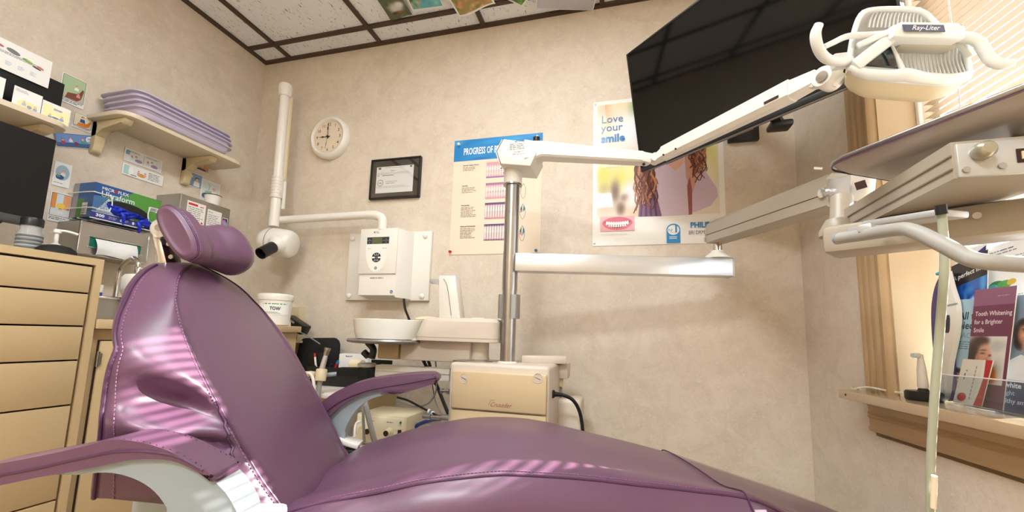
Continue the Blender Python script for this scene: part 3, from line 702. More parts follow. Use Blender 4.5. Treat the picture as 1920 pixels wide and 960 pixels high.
for k, l in enumerate(('lavender tray at the bottom of the stack on wall shelf', 'lavender tray second from the bottom of shelf stack', 'lavender tray second from the top of shelf stack', 'lavender tray at the top of the stack on wall shelf')):
    tray(zs2+.0185+k*.0195, l, -.006*k, .003*((k*3) % 4)-.006)
# upper left shelf with cards
zs1 = 1.507
s1 = shelf('wall_shelf', 'ivory wall shelf with cards above the monitor at left edge', .45, .955, .215, zs1, brs=(.905,))
# cards standing on the shelf
def card(name, label, cat, px, paint, d, thick=.002, m=M_paper, pm=None, tilt=.0, dims=None):
    """flat card hung at d from the left wall: px = its top-left and bottom-right corners in the photograph"""
    if dims: y0, y1, z0, z1 = dims
    else: a = lf(*px[0], d); b = lf(*px[1], d); y0, y1, z0, z1 = a.y, b.y, b.z, a.z
    t = thing(name, label, cat, (XL+d, (y0+y1)/2, z0), group={'clipping': 'comic clippings taped to the left wall', 'card': 'cartoon cards on the left shelf'}.get(cat)); W, H = y1-y0, z1-z0
    rot = Matrix.Rotation(tilt, 4, 'X') if tilt else None
    ex, ey = LX.copy(), Z.copy()
    if tilt: ex = rot @ ex; ey = rot @ ey
    cc = Vector((XL+d, (y0+y1)/2, (z0+z1)/2)); o = cc - ex*W/2 - ey*H/2
    part('sheet', MB().prism([(0, 0), (W, 0), (W, H), (0, H)], o - X*thick, ex, ey, thick), m, t)
    if paint: A = Art(o, ex, ey); paint(A, W, H); A.build(t, m=pm)
    return t
INK = (52, 50, 54)
def balloon(A, u, v, a, b, seed): A.ell(u, v, a, b, (246, 246, 242), 16); A.greek(u-a*.7, v+b*.2, a*1.4, 3, b*.42, (120, 120, 124), seed)
def person(A, u, v, s, skin, top, hair):
    A.poly([(u-s*.9, v-s*1.9), (u-s*.75, v-s*.55), (u, v-s*.3), (u+s*.75, v-s*.55), (u+s*.9, v-s*1.9)], top)
    A.ell(u, v+s*.28, s*.56, s*.5, hair, 12); A.ell(u+s*.06, v, s*.46, s*.54, skin, 12); A.ell(u+s*.22, v+s*.06, s*.07, s*.07, INK, 6)
def panel(cap, bgc, figs, chair_c, bub=None, cap_l=2, seed=1, floor=None):
    def f(A, W, H):
        b = W*.05; cv = H*.16 if cap else b
        A.rect(b, cv, W-2*b, H-cv-b, bgc); 
        if floor: A.rect(b, cv, W-2*b, (H-cv-b)*.28, floor)
        A.poly([(W*.22, cv+H*.02), (W*.30, cv+H*.22), (W*.72, cv+H*.30), (W*.86, cv+H*.52), (W*.92, cv+H*.46), (W*.84, cv+H*.14), (W*.70, cv+H*.03)], chair_c)
        for g in figs: person(A, W*g[0], cv+(H-cv)*g[1], W*g[2], *g[3:])
        if bub: balloon(A, W*bub[0], H*bub[1], W*bub[2], H*bub[3], seed)
        A.frame(b, cv, W-2*b, H-cv-b, max(.0012, W*.014), INK)
        if cap: A.greek(b, cv-H*.055, W-2*b, cap_l, H*.05, (70, 68, 72), seed)
    return f
SK, SK2 = (236, 190, 160), (222, 168, 140)
card('comic_clipping', 'clipping of a dentist and a reclining pink patient, green wall', 'clipping', ((118, 134), (156, 206)), panel(True, (176, 200, 158), [(.62, .62, .10, SK, (238, 238, 238), (130, 110, 90)), (.72, .34, .09, SK2, (224, 150, 160), (110, 60, 40))], (132, 74, 54), floor=(196, 190, 170)), .003, .0008)
card('comic_clipping', 'clipping of a man in blue with orange bowl beside shelf cards', 'clipping', ((139, 207), (171, 250)), panel(True, (232, 226, 196), [(.48, .66, .15, SK, (40, 90, 150), (40, 34, 36))], (226, 130, 50), bub=(.74, .86, .16, .09), seed=4), .003, .0008)
def strip_wave(A, W, H):
    A.rect(W*.01, H*.05, W*.98, H*.9, (110, 150, 206), 8); A.rect(W*.01, H*.05, W*.98, H*.28, (60, 96, 150), 8)
    person(A, W*.34, H*.62, W*.05, SK, (226, 226, 230), (180, 70, 50)); person(A, W*.16, H*.5, W*.05, SK2, (190, 50, 50), (90, 60, 50)); person(A, W*.62, H*.6, W*.06, SK, (70, 160, 140), (214, 80, 90))
    A.ell(W*.45, H*.3, W*.05, H*.12, (150, 40, 60)); balloon(A, W*.83, H*.62, W*.13, H*.25, 6); A.frame(W*.01, H*.05, W*.98, H*.9, .0014, INK)
card('comic_clipping', 'wide blue comic strip clipping half under the cards shelf', 'clipping', ((106, 258), (183, 283)), strip_wave, .004, .0008, tilt=R(20), dims=(1.010, 1.150, 1.522, 1.578))
card('comic_clipping', 'clipping with a pale blue oval picture beside the monitor', 'clipping', ((104, 301), (129, 354)), lambda A, W, H: (A.ell(W*.5, H*.58, W*.4, H*.32, (160, 190, 204)), person(A, W*.55, H*.62, W*.16, SK, (230, 230, 230), (190, 120, 90)), A.ell(W*.38, H*.38, W*.24, H*.10, (60, 80, 130)), person(A, W*.3, H*.5, W*.12, SK2, (70, 150, 150), (200, 80, 70)), A.greek(W*.08, H*.12, W*.6, 1, H*.05, (110, 110, 110), 3)), .003, .0008)
card('comic_clipping', 'clipping with orange curtains and yellow figure above pump bottle', 'clipping', ((97, 357), (129, 421)), lambda A, W, H: (A.rect(W*.05, H*.2, W*.9, H*.76, (206, 220, 226)), A.rect(W*.05, H*.45, W*.22, H*.51, (222, 140, 70)), A.rect(W*.58, H*.45, W*.34, H*.5, (226, 160, 110)), A.ell(W*.5, H*.55, W*.2, H*.1, (240, 200, 70)), A.rect(W*.08, H*.2, W*.84, H*.18, (226, 226, 224)), person(A, W*.5, H*.42, W*.13, SK, (230, 230, 232), (120, 90, 70)), A.frame(W*.05, H*.2, W*.9, H*.76, .0014, INK), A.greek(W*.06, H*.13, W*.85, 2, H*.05, (80, 80, 80), 9)), .003, .0008)
def strip2(seed, extra):
    def f(A, W, H):
        b = W*.03
        A.rect(b, H*.08, W-2*b, H*.84, (226, 226, 228)); A.line([(W*.5, H*.08), (W*.5, H*.92)], .001, INK)
        A.rect(b, H*.55, W*.10, H*.30, (120, 180, 200)); 
        for u in (.30, .72): person(A, W*u, H*.52, W*.055, SK, (236, 236, 236), (70, 66, 70)); A.ell(W*(u+.07), H*.28, W*.10, H*.13, extra, 12); person(A, W*(u-.11), H*.45, W*.05, SK2, (206, 216, 226), (200, 90, 90))
        A.greek(W*.05, H*.86, W*.36, 2, H*.08, (110, 110, 112), seed); A.greek(W*.54, H*.86, W*.4, 2, H*.08, (110, 110, 112), seed+1)
    return f
card('comic_clipping', 'upper of two pale comic strips under the tray shelf', 'clipping', ((235, 276), (302, 325)), strip2(3, (150, 140, 176)), .003, .0008)
def strip3(A, W, H):
    b = W*.03; A.rect(b, H*.1, W-2*b, H*.8, (232, 232, 230)); A.rect(b, H*.1, W*.12, H*.8, (170, 214, 204)); A.ell(W*.2, H*.5, W*.06, H*.34, (240, 240, 240)); A.greek(W*.62, H*.78, W*.34, 5, H*.14, (100, 100, 104), 5)
    A.ell(W*.45, H*.35, W*.10, H*.17, (206, 160, 70)); person(A, W*.38, H*.6, W*.04, SK, (230, 150, 160), (60, 50, 50)); person(A, W*.54, H*.58, W*.04, SK2, (230, 170, 170), (50, 120, 110)); A.line([(W*.2, H*.14), (W*.34, H*.14)], .003, INK)
card('comic_clipping', 'lower of two pale comic strips under the tray shelf', 'clipping', ((231, 304), (304, 350)), strip3, .004, .0008)
card('comic_clipping', 'blue clipping of a black haired man at right shelf bracket', 'clipping', ((343, 316), (378, 356)), lambda A, W, H: (A.rect(W*.05, H*.06, W*.9, H*.88, (130, 164, 204)), A.ell(W*.4, H*.72, W*.12, H*.09, (240, 236, 150)), person(A, W*.72, H*.55, W*.17, SK, (238, 238, 238), (34, 32, 36)), person(A, W*.22, H*.45, W*.13, SK2, (60, 90, 150), (150, 90, 60)), A.poly([(W*.1, H*.1), (W*.3, H*.34), (W*.46, H*.1)], (120, 150, 70)), A.ell(W*.1, H*.84, W*.06, H*.08, (190, 160, 100)), A.frame(W*.05, H*.06, W*.9, H*.88, .0014, INK)), .003, .0008)
card('comic_clipping', 'orange and purple clipping tucked behind the right shelf bracket', 'clipping', ((363, 300), (391, 326)), lambda A, W, H: (A.rect(W*.04, H*.08, W*.92, H*.88, (236, 208, 150)), A.rect(W*.62, H*.08, W*.34, H*.88, (222, 150, 90)), A.ell(W*.5, H*.22, W*.36, H*.15, (110, 70, 110)), A.ell(W*.3, H*.45, W*.22, H*.22, (60, 140, 130)), A.ell(W*.42, H*.5, W*.16, H*.14, (224, 150, 90)), A.frame(W*.04, H*.08, W*.92, H*.88, .0012, INK)), .0025, .0008)
card('comic_clipping', 'pale clipping with green chair behind the white paper cup', 'clipping', ((379, 334), (409, 385)), lambda A, W, H: (A.rect(W*.06, H*.1, W*.88, H*.84, (216, 226, 226)), A.poly([(W*.1, H*.15), (W*.25, H*.5), (W*.7, H*.55), (W*.6, H*.3)], (140, 196, 170)), person(A, W*.68, H*.62, W*.14, SK, (240, 240, 240), (200, 150, 130)), A.ell(W*.22, H*.25, W*.14, H*.12, (70, 90, 140)), A.line([(W*.4, H*.55), (W*.45, H*.8), (W*.34, H*.86)], .0016, INK)), .0045, .0008)
# upper shelf content
dsh = .155
def letter(A, W, H):
    for (u, v, a, b, c_) in ((.20, .80, .055, .032, (206, 110, 140)), (.27, .78, .05, .03, (190, 190, 200)), (.36, .75, .05, .04, (180, 100, 120)), (.52, .72, .085, .075, (120, 120, 128)), (.70, .63, .07, .045, (110, 170, 60)), (.73, .62, .05, .03, (160, 200, 80)), (.86, .58, .05, .045, (206, 120, 90)), (.82, .52, .06, .025, (50, 60, 60))): A.ell(W*u, H*v, W*a, H*b, c_, 14, rot=-10)
    A.greek(W*.18, H*.60, W*.68, 2, H*.045, (120, 120, 126), 3, 0)
    for k in range(4): A.greek(W*(.3+.15*k), H*.30, W*.08, 3, H*.05, (176, 190, 214), k)
card('letter', 'white letter with small coloured drawings standing on cards shelf', 'letter', ((-60, 40), (90, 166)), letter, .146, .001)
solo('black_box', MB().box((XL+.115, .80, zs1+.0185+.084), (.05, .30, .168), bev=.003), M_blackm, 'black box behind the cartoon cards on the left shelf', 'box')
card('cartoon_card', 'cream cartoon card with yellow helmets on the shelf edge, middle', 'card', ((28, 158), (76, 222)), lambda A, W, H: (A.greek(W*.06, H*.88, W*.55, 3, H*.05, (150, 150, 150), 2), A.ell(W*.55, H*.25, W*.4, H*.2, (240, 230, 170)), person(A, W*.40, H*.36, W*.09, SK, (170, 190, 220), (226, 190, 70)), person(A, W*.80, H*.28, W*.09, SK, (150, 170, 210), (236, 180, 60)), A.ell(W*.6, H*.2, W*.09, H*.08, (150, 160, 180))), .19, .001, dims=(.807, .876, 1.5255, 1.595))
card('cartoon_card', 'cream cartoon card with a speech cloud at right shelf end', 'card', ((78, 184), (132, 236)), lambda A, W, H: (A.rect(W*.04, H*.05, W*.92, H*.78, (244, 236, 180)), balloon(A, W*.56, H*.70, W*.24, H*.11, 3), person(A, W*.72, H*.35, W*.09, SK, (150, 170, 214), (230, 190, 70)), person(A, W*.3, H*.28, W*.08, SK, (130, 160, 200), (226, 190, 90)), A.ell(W*.5, H*.2, W*.14, H*.05, (110, 120, 140)), A.text('GERONIMO', W*.40, H*.67, H*.07, (90, 90, 92), .01)), .19, .001, dims=(.878, .953, 1.5255, 1.586))
card('cartoon_card', 'white card with grey print at the far left shelf end', 'card', ((-30, 126), (9, 182)), lambda A, W, H: A.greek(W*.5, H*.6, W*.4, 6, H*.07, (120, 120, 124), 2), .19, .001, dims=(.70, .786, 1.5255, 1.602))

# ================================================================== LEFT CABINETS
tc_ = thing('drawer_cabinet', 'tall beige drawer cabinet under the black monitor', 'cabinet', (-1.81, .57, 0))
xf, ya, yb_, ht = -1.50, .25, .873, 1.017
m = MB(); m.box(((XL+xf)/2-.012, (ya+yb_)/2, ht/2), (xf-XL-.03, yb_-ya-.002, ht-.002))
part('carcass', m, M_cab, tc_)
m = MB(); m.box((xf-.010, yb_-.009, ht/2), (.020, .018, ht)); m.box((xf-.010, ya+.009, ht/2), (.020, .018, ht)); m.box((xf-.010, (ya+yb_)/2, ht-.010), (.020, yb_-ya-.036, .020)); m.box((xf-.010, (ya+yb_)/2, .04), (.020, yb_-ya-.036, .08))
part('face_frame', m, M_cab, tc_)
part('gap_backing', MB().box((xf-.0265, (ya+yb_)/2, ht/2), (.004, yb_-ya-.03, ht-.04)), M_gap, tc_)
zz = [.993, .913, .818, .722, .598, .345, .09]
for a, b in zip(zz, zz[1:]):
    part('drawer', MB().box((xf-.0125, (ya+yb_)/2-.002, (a+b)/2), (.021, yb_-ya-.046, a-b-.0045), bev=.0015), M_cab, tc_)
cc_ = thing('sink_cabinet', 'low beige sink cabinet with hinged door behind chair back', 'cabinet', (-1.81, 1.28, 0))
xq = -1.52
part('carcass', MB().box(((XL+xq)/2, 1.283, .405), (xq-XL-.004, .812, .81)), M_cab, cc_)
d_ = part('door', MB().box((xq+.002, 1.10, .44), (.012, .395, .67), bev=.002), M_cab, cc_)
part('hinge', MB().cyl((xq+.011, .898, .70), (xq+.011, .898, .745), .004, n=12).box((xq+.009, .902, .7225), (.004, .012, .034)), M_steel, d_)
part('gap_shadow', MB().box((xq+.0005, 1.10, .44), (.003, .403, .678)), M_gap, cc_)
ctop = thing('countertop', 'beige laminate countertop with front edge beside tall cabinet', 'countertop', (-1.81, 1.28, .811))
part('slab', MB().box(((XL-1.495)/2+.001, 1.283, .826), (-1.495-XL-.004, .812, .029), bev=.003), M_cab, ctop)
bs = thing('basin_tray', 'shiny steel basin tray standing on counter by tall cabinet', 'tray', (-1.68, 1.03, .8405))
m = MB(); m.box((-1.70, 1.05, .846), (.20, .30, .008)); 
for (a, b, sx, sy) in ((-1.602, 1.05, .005, .30), (-1.798, 1.05, .005, .30), (-1.70, .902, .20, .005), (-1.70, 1.198, .20, .005)): m.box((a, b, .878), (sx, sy, .062))
part('walls', m, M_steel, bs); 
m = MB(); m.tube([(-1.597, .90, .910), (-1.597, 1.20, .910)], .005, n=8, sub=1); m.tube([(-1.80, .90, .910), (-1.80, 1.20, .910)], .005, n=8, sub=1); m.tube([(-1.80, .90, .910), (-1.597, .90, .910)], .005, n=8, sub=1)
part('rolled_rim', m, M_chrome, bs)
bt = thing('bottle', 'small blue capped bottle beside the tall cabinet', 'bottle', (-1.86, 1.06, .8405))
pb = atx(188, 548, -1.86)
part('body', MB().lathe([(0, 0), (.014, 0), (.014, .075), (.006, .09), (.006, .10), (0, .10)], (-1.86, pb.y, .8405), n=16), mat('blue_bottle', (40, 70, 170), .3), bt)
part('cap', MB().lathe([(0, .10), (.007, .10), (.007, .128), (0, .128)], (-1.86, pb.y, .8405), n=14), M_white, bt)
fc = thing('faucet', 'chrome gooseneck faucet behind the chair back', 'faucet', (-1.93, 1.19, .8405))
part('spout', MB().tube([(-1.97, 1.20, .842), (-1.97, 1.20, 1.02), (-1.955, 1.20, 1.065), (-1.91, 1.20, 1.092), (-1.875, 1.20, 1.075), (-1.865, 1.203, 1.045)], .009, n=14), M_chrome, fc)
part('nozzle', MB().lathe([(.0115, 0), (.0125, .004), (.0125, .03), (.010, .036), (.0135, .040), (.0135, .064), (.010, .07), (.0, .07)], (-1.865, 1.203, .985), n=18), M_chrome, fc)
part('base', MB().lathe([(.024, 0), (.024, .012), (.014, .024), (0, .024)], (-1.97, 1.20, .8405), n=20), M_chrome, fc)
sk = thing('white_container', 'rounded white plastic container behind left edge of chair back', 'container', (-1.60, 1.06, .8405))
w0 = atx(251, 550, -1.60); m = MB()
def rr_ring(cx, cy, a, b, r_, zz_):
    P = []
    for (x_, y_, s_) in ((cx+a-r_, cy+b-r_, 0), (cx-a+r_, cy+b-r_, 90), (cx-a+r_, cy-b+r_, 180), (cx+a-r_, cy-b+r_, 270)):
        for k in range(5): P.append(Vector((x_+r_*math.cos(R(s_+22.5*k)), y_+r_*math.sin(R(s_+22.5*k)), zz_)))
    return P
zt = atx(251, 515, -1.60).z
m.loft([rr_ring(-1.60+.035, w0.y, .036, .042, .02, .8405+.075), rr_ring(-1.60+.035, w0.y, .042, .050, .024, .94), rr_ring(-1.60+.035, w0.y, .042, .050, .024, zt-.014), rr_ring(-1.60+.035, w0.y, .036, .044, .022, zt-.003), rr_ring(-1.60+.035, w0.y, .02, .03, .015, zt)])
part('body', m, M_white, sk); part('foot', MB().box((-1.565, w0.y, .8405+.038), (.05, .06, .076), bev=.01), M_white, sk)

# monitor on the cabinet
mo = thing('monitor', 'black computer monitor on the drawer cabinet at left edge', 'monitor', (-1.85, .62, 1.017))
mx = -1.815; yr, zt_, zb_ = .876, 1.428, 1.128
part('screen', MB().box((mx-.002, yr-.27, (zt_+zb_)/2+.008), (.006, .535, zt_-zb_-.022)), M_screen, mo)
part('housing', MB().box((mx-.018, yr-.27, (zt_+zb_)/2), (.030, .545, zt_-zb_), bev=.004), M_black, mo)
part('bottom_bezel', MB().box((mx+.001, yr-.27, zb_+.012), (.008, .545, .024), bev=.002), mat('dark_silver_bezel', (86, 86, 88), .35, .5), mo, 'dark silver lower bezel')
part('stand', MB().box((mx-.05, yr-.27, 1.09), (.03, .06, .16), bev=.006).box((mx-.03, yr-.27, 1.024), (.18, .24, .012), bev=.004), M_black, mo)
part('power_cable', MB().tube([(mx-.03, yr-.06, zb_+.02), (mx-.02, .735, 1.06), (mx, .745, 1.10), (mx-.01, .75, 1.14)], .003, n=8), M_rubber, mo)
# jar of stacked cups
jr = thing('jar', 'clear ribbed jar with dark lid under the monitor', 'jar', (-1.67, .785, 1.0175))
jc = Vector((-1.67, .785, 1.0175))
part('body', MB().lathe([(0, 0), (.024, 0), (.027, .006), (.027, .03), (.025, .036), (.027, .042), (.027, .058), (.022, .072), (.022, .086), (0, .086)], jc, n=28), mat('frosted_clear', (222, 226, 226), .15, trans=.6, ior=1.3), jr)
m = MB()
for k in range(5): m.lathe([(.0272, .008+.011*k), (.0278, .010+.011*k), (.0278, .012+.011*k), (.0272, .014+.011*k)], jc, n=28, cap=False)
part('label_band', m, mat('dark_print_band', (96, 100, 104), .5), jr)
part('lid', MB().lathe([(0, .086), (.024, .086), (.024, .106), (.022, .110), (0, .110)], jc, n=28), M_black, jr)
pu = thing('pump_bottle', 'white pump bottle beside the jar on the drawer cabinet', 'bottle', (-1.715, .888, 1.0175)); pc = Vector((-1.72, .868, 1.0175))
part('bottle', MB().lathe([(0, 0), (.026, 0), (.028, .008), (.028, .022), (.020, .036), (.012, .040), (0, .040)], pc, n=24), M_white, pu)
part('collar', MB().lathe([(0, .040), (.012, .040), (.012, .052), (.006, .056), (.005, .09), (0, .09)], pc, n=20), M_white, pu)
part('nozzle', MB().lathe([(0, .088), (.009, .088), (.010, .094), (.007, .10), (0, .10)], pc, n=18).tube([pc+Z*.096, pc+Vector((.01, .02, .097)), pc+Vector((.018, .042, .092))], .0042, n=10), M_white, pu)
dm = thing('black_bowl', 'black upturned bowl at right end of the drawer cabinet', 'bowl', (-1.62, .835, 1.0175))
part('shell', MB().lathe([(.046, 0), (.047, .004), (.042, .022), (.030, .032), (.014, .036), (0, .037)], (-1.62, .822, 1.0175), n=32), M_blackm, dm); part('rim', MB().lathe([(.046, 0), (.049, .001), (.049, .005), (.045, .006)], (-1.62, .822, 1.0175), n=32), M_black, dm)

# glove box in a wire rack
gx1 = XL+.125; gy0, gy1, gz0, gz1 = 1.092, 1.333, 1.236, 1.376
gb = thing('glove_box', 'blue and green glove box in a white wire rack', 'box', (XL+.06, (gy0+gy1)/2, gz0))
part('carton', MB().box(((XL+.008+gx1)/2, (gy0+gy1)/2, (gz0+gz1)/2), (gx1-XL-.008, gy1-gy0, gz1-gz0)), mat('carton_board', (60, 96, 140), .5), gb)
A = Art((gx1, gy0, gz0), LX, Z); W, H = gy1-gy0, gz1-gz0
NB = 14
for i in range(NB):
    t = i/(NB-1); c0_ = tuple(int(a+(b-a)*min(1, t*1.7)) for a, b in zip((70, 116, 170), (84, 150, 60)))
    A.rect(W*i/NB, 0, W/NB+.0002, H, c0_); A.k -= 1
A.k += 1
A.poly([(0, H*.62), (W*.35, H*.75), (W*.55, H), (0, H)], (40, 84, 146)); A.poly([(W*.05, H*.2), (W*.2, H*.62), (W*.34, H*.55), (W*.30, H*.2)], (196, 212, 226))
A.rect(0, 0, W, H*.17, (52, 56, 136)); A.rect(0, H*.17, W*.6, .002, (220, 226, 236))
A.text('MICR', W*.09, H*.84, .017, (226, 232, 238), .02, xs=1.05); A.ell(W*.09+.0465, H*.84+.006, .006, .006, (176, 40, 56)); A.text('FLEX', W*.09+.054, H*.84, .017, (226, 232, 238), .02, xs=1.05)
A.text('Ultraform', W*.09, H*.64, .034, (232, 238, 242), .004, xs=.86); A.text('300', W*.06, H*.055, .016, (230, 232, 240), .04, xs=1.2); A.greek(W*.24, H*.10, W*.12, 2, .006, (180, 184, 214), 3)
for u in (.42, .60, .76): A.ell(W*u, H*.085, .0045, .0065, (226, 230, 240), 12); A.greek(W*u+.007, H*.10, W*.09, 2, .005, (186, 190, 218), 5)
A.text('Ansell', W*.985, H*.045, .011, (232, 234, 240), .01, align=2)
A.ell(W*.50, H*.43, W*.32, H*.20, (14, 16, 22), 28, rot=-4)
A.rect(W*.80, H*.58, W*.17, H*.13, (226, 232, 228)); A.greek(W*.81, H*.66, W*.14, 3, .006, (120, 130, 126), 6)
A.greek(W*.10, H*.52, W*.12, 7, .0065, (64, 100, 150), 9)
A.build(gb)
A = Art((gx1-.0, gy0-.0004, gz0), -X, Z); A.o = Vector((XL+.008, gy0, gz0)); A.ex = X.copy(); A.n = -Y
A.rect(0, 0, .117, H, (58, 96, 150)); A.rect(.0, 0, .07, H*.55, (70, 130, 60)); A.rect(0, 0, .03, H, (150, 146, 150)); A.rect(.06, .01, .03, H*.35, (216, 220, 224)); A.greek(.062, H*.32, .026, 6, .007, (90, 96, 104), 4)
A.build(gb, 'end_print')
cg = Vector((gx1, gy0+W*.5, gz0+H*.40))
def gl(i, j):
    u = -.076+.150*i; t = (j-.5)*2; env = math.sqrt(max(0, 1-(2*i-1)**4))
    top = .020-.034*i; bot = -.006-.012*math.sin(i*5)-.022*i-.010*abs(math.sin(i*9))
    z_ = (top+bot)/2+(top-bot)/2*t*env; b_ = env*math.sqrt(max(0, 1-t*t))*(.016+.006*math.sin(i*17+t*3)+.004*math.sin(i*31-t*7))
    return cg+LX*u+Z*z_+X*(.001+b_)
m = MB().grid(gl, 40, 12)
for (a, b, c_) in ((.052, -.028, 0), (.060, -.030, 1), (.064, -.040, 2), (.040, -.048, 3), (-.022, -.026, 4)):
    q_ = cg+LX*a+Z*b; dv_ = (LX*.8+Z*(.55-.4*c_) if c_ < 3 else LX*.25-Z*.9).normalized()
    m.tube([q_-dv_*.012+X*.006, q_+X*.012, q_+dv_*.014+X*.011+Z*.002, q_+dv_*.026+X*.006-Z*.002*c_], .006, n=9, sub=4, radii=[.008, .008, .0066, .003])
part('gloves', m, M_glove, gb, 'bunched blue gloves')
rk = thing('wire_rack', 'white wire rack holding the glove box', 'rack', (XL+.06, (gy0+gy1)/2, gz0-.006))
m = MB(); m2_ = MB(); wr_ = .0022; g = gx1+.004
for zv in (gz0+.035, gz0+.098):
    m.tube([(XL, gy0-.012, zv), (g-.004, gy0-.008, zv), (g+.004, gy0+.008, zv), (g+.004, gy0+.052, zv)], wr_, n=8, sub=4); m2_.tube([(g+.004, gy1-.045, zv), (g+.004, gy1-.004, zv), (g-.004, gy1+.008, zv), (XL, gy1+.010, zv)], wr_, n=8, sub=4)
for yv in (gy0+.052, gy1-.045): (m if yv < 1.2 else m2_).tube([(g+.004, yv, gz0+.035), (g+.004, yv+.006*(1 if yv < 1.2 else -1), gz0+.066), (g+.004, yv, gz0+.098)], wr_, n=8, sub=4)
part('side_hoop', m, M_cordw, rk); part('side_hoop', m2_, M_cordw, rk)
m = MB()
for xv in (XL+.02, XL+.06, g): m.tube([(xv, gy0-.005, gz0-.003), (xv, gy1+.005, gz0-.003)], wr_, n=8, sub=1)
for yv in (gy0+.03, gy1-.03): m.tube([(XL, yv, gz0-.003), (g, yv, gz0-.003)], wr_, n=8, sub=1)
part('bottom_wires', m, M_cordw, rk)
# towel dispenser
ty0, ty1, tz0, tz1, tx = 1.064, 1.306, 1.086, 1.2135, XL+.128
td = thing('towel_dispenser', 'stainless paper towel dispenser mounted below the glove box', 'dispenser', (XL+.06, (ty0+ty1)/2, tz0)); W, H = ty1-ty0, tz1-tz0
u0, u1, v0_, v1_ = .035, W-.03, .035, .072
m = MB()
for (a, b, c, d) in ((0, W, v1_, H), (0, W, 0, v0_), (0, u0, v0_, v1_), (u1, W, v0_, v1_)): m.box((tx-.001, ty0+(a+b)/2, tz0+(c+d)/2), (.002, b-a, d-c))
m.box((XL+.062, ty0+.001, (tz0+tz1)/2), (.124, .002, H)); m.box((XL+.062, ty1-.001, (tz0+tz1)/2), (.124, .002, H)); m.box((XL+.062, (ty0+ty1)/2, tz1-.001), (.124, W, .002)); m.box((XL+.062, (ty0+ty1)/2, tz0+.001), (.124, W, .002))
part('housing', m, M_steel, td)
m = MB(); e = .0045
for (cy_, cz_, sy, sz) in ((W/2, H-e/2, W, e), (W/2, e/2, W, e), (e/2, H/2, e, H), (W-e/2, H/2, e, H)): m.box((tx+.001, ty0+cy_, tz0+cz_), (.004, sy, sz), bev=.0018)
part('polished_edge', m, M_chrome, td)
m = MB()
for (cy_, cz_, sy, sz) in (((u0+u1)/2, v1_+.002, u1-u0+.012, .005), ((u0+u1)/2, v0_-.002, u1-u0+.012, .005)): m.box((tx+.001, ty0+cy_, tz0+cz_), (.004, sy, sz), bev=.0018)
part('slot_lip', m, M_chrome, td)
part('slot_liner', MB().box((tx-.012, ty0+(u0+u1)/2, tz0+(v0_+v1_)/2), (.018, u1-u0, v1_-v0_)), M_teal, td, 'green slot liner')
def tw(i, j):
    y = ty0+u0+.016+(u1-u0-.034)*i; return Vector((tx+.004+.012*math.sin(j*2.6)+.002*math.sin(i*9+j*3), y+.004*j, tz0+v1_-.004-(.062)*j+.003*math.sin(i*7)*j))
m = MB().grid(tw, 14, 8); m.add([v-X*.001 for v in m.v], m.f)
part('paper_towel', m, M_paper, td)
A = Art((tx+.0, ty0, tz0), LX, Z)
for k in range(7): A.ell(W*.38+.011*k, H*.78, .0026, .005, (206, 206, 204), 8, rot=20)
for k in range(6): A.ell(W*.45+.010*k, H*.68, .002, .004, (206, 206, 204), 8)
A.build(td, 'embossed_marks', M_steel)
# stainless dispenser with labels, paper cup on it
sy0, sy1, sz0, sz1, sx = 1.392, 1.647, 1.24, 1.4335, XL+.148
sd_ = thing('steel_dispenser', 'stainless wall dispenser with paper labels behind the headrest', 'dispenser', (XL+.07, (sy0+sy1)/2, sz0)); W, H = sy1-sy0, sz1-sz0
part('housing', MB().box((XL+.074, (sy0+sy1)/2, (sz0+sz1)/2), (.148, W, H), bev=.003), M_steel, sd_)
m = MB().box((sx+.001, sy0+.003, (sz0+sz1)/2), (.004, .006, H), bev=.0015)
part('polished_edge', m, M_chrome, sd_)
for (a, b, c, d, kind) in ((.035, .125, .068, .172, 0), (.135, .21, .075, .160, 1), (.215, .245, .085, .140, 2)):
    A = Art((sx+.0002, sy0, sz0), LX, Z); A.rect(a, b-(b-c) if False else c, b-a, d-c, (238, 238, 234))
    if kind == 0: A.rect(a+.006, d-.018, .045, .010, (206, 40, 50)); A.rect(a+.062, d-.018, .018, .005, (220, 90, 96)); A.greek(a+.006, d-.03, .076, 7, .009, (150, 150, 150), 3); A.ell(b-.012, c+.012, .005, .005, (206, 40, 50)); A.greek(a+.006, c+.008, .05, 1, .007, (90, 110, 170), 4)
    if kind == 1: A.text('ROS', a+.006, d-.016, .012, (70, 150, 90), .01); A.greek(a+.006, d-.028, .064, 6, .009, (160, 160, 160), 5)
    if kind == 2: A.rect(a+.002, c+.003, b-a-.004, d-c-.006, (60, 60, 110)); A.ell(a+.012, c+.03, .008, .016, (214, 120, 190), 12); A.ell(a+.02, c+.022, .006, .014, (110, 190, 210), 12)
    A.build(sd_, 'paper_label')
cu = thing('paper_cup', 'white paper cup standing on the steel dispenser', 'cup', (XL+.10, 1.575, sz1)); cz = Vector((XL+.10, 1.583, sz1+.0005))
part('wall', MB().lathe([(0, .0), (.031, .0), (.037, .052), (.0355, .052), (.030, .002), (0, .002)], cz, n=32), M_white, cu)
part('rim', MB().lathe([(.0355, .051), (.038, .051), (.0388, .053), (.0375, .055), (.0355, .053)], cz, n=32, cap=False), mat('dark_rim', (70, 66, 64), .5), cu)

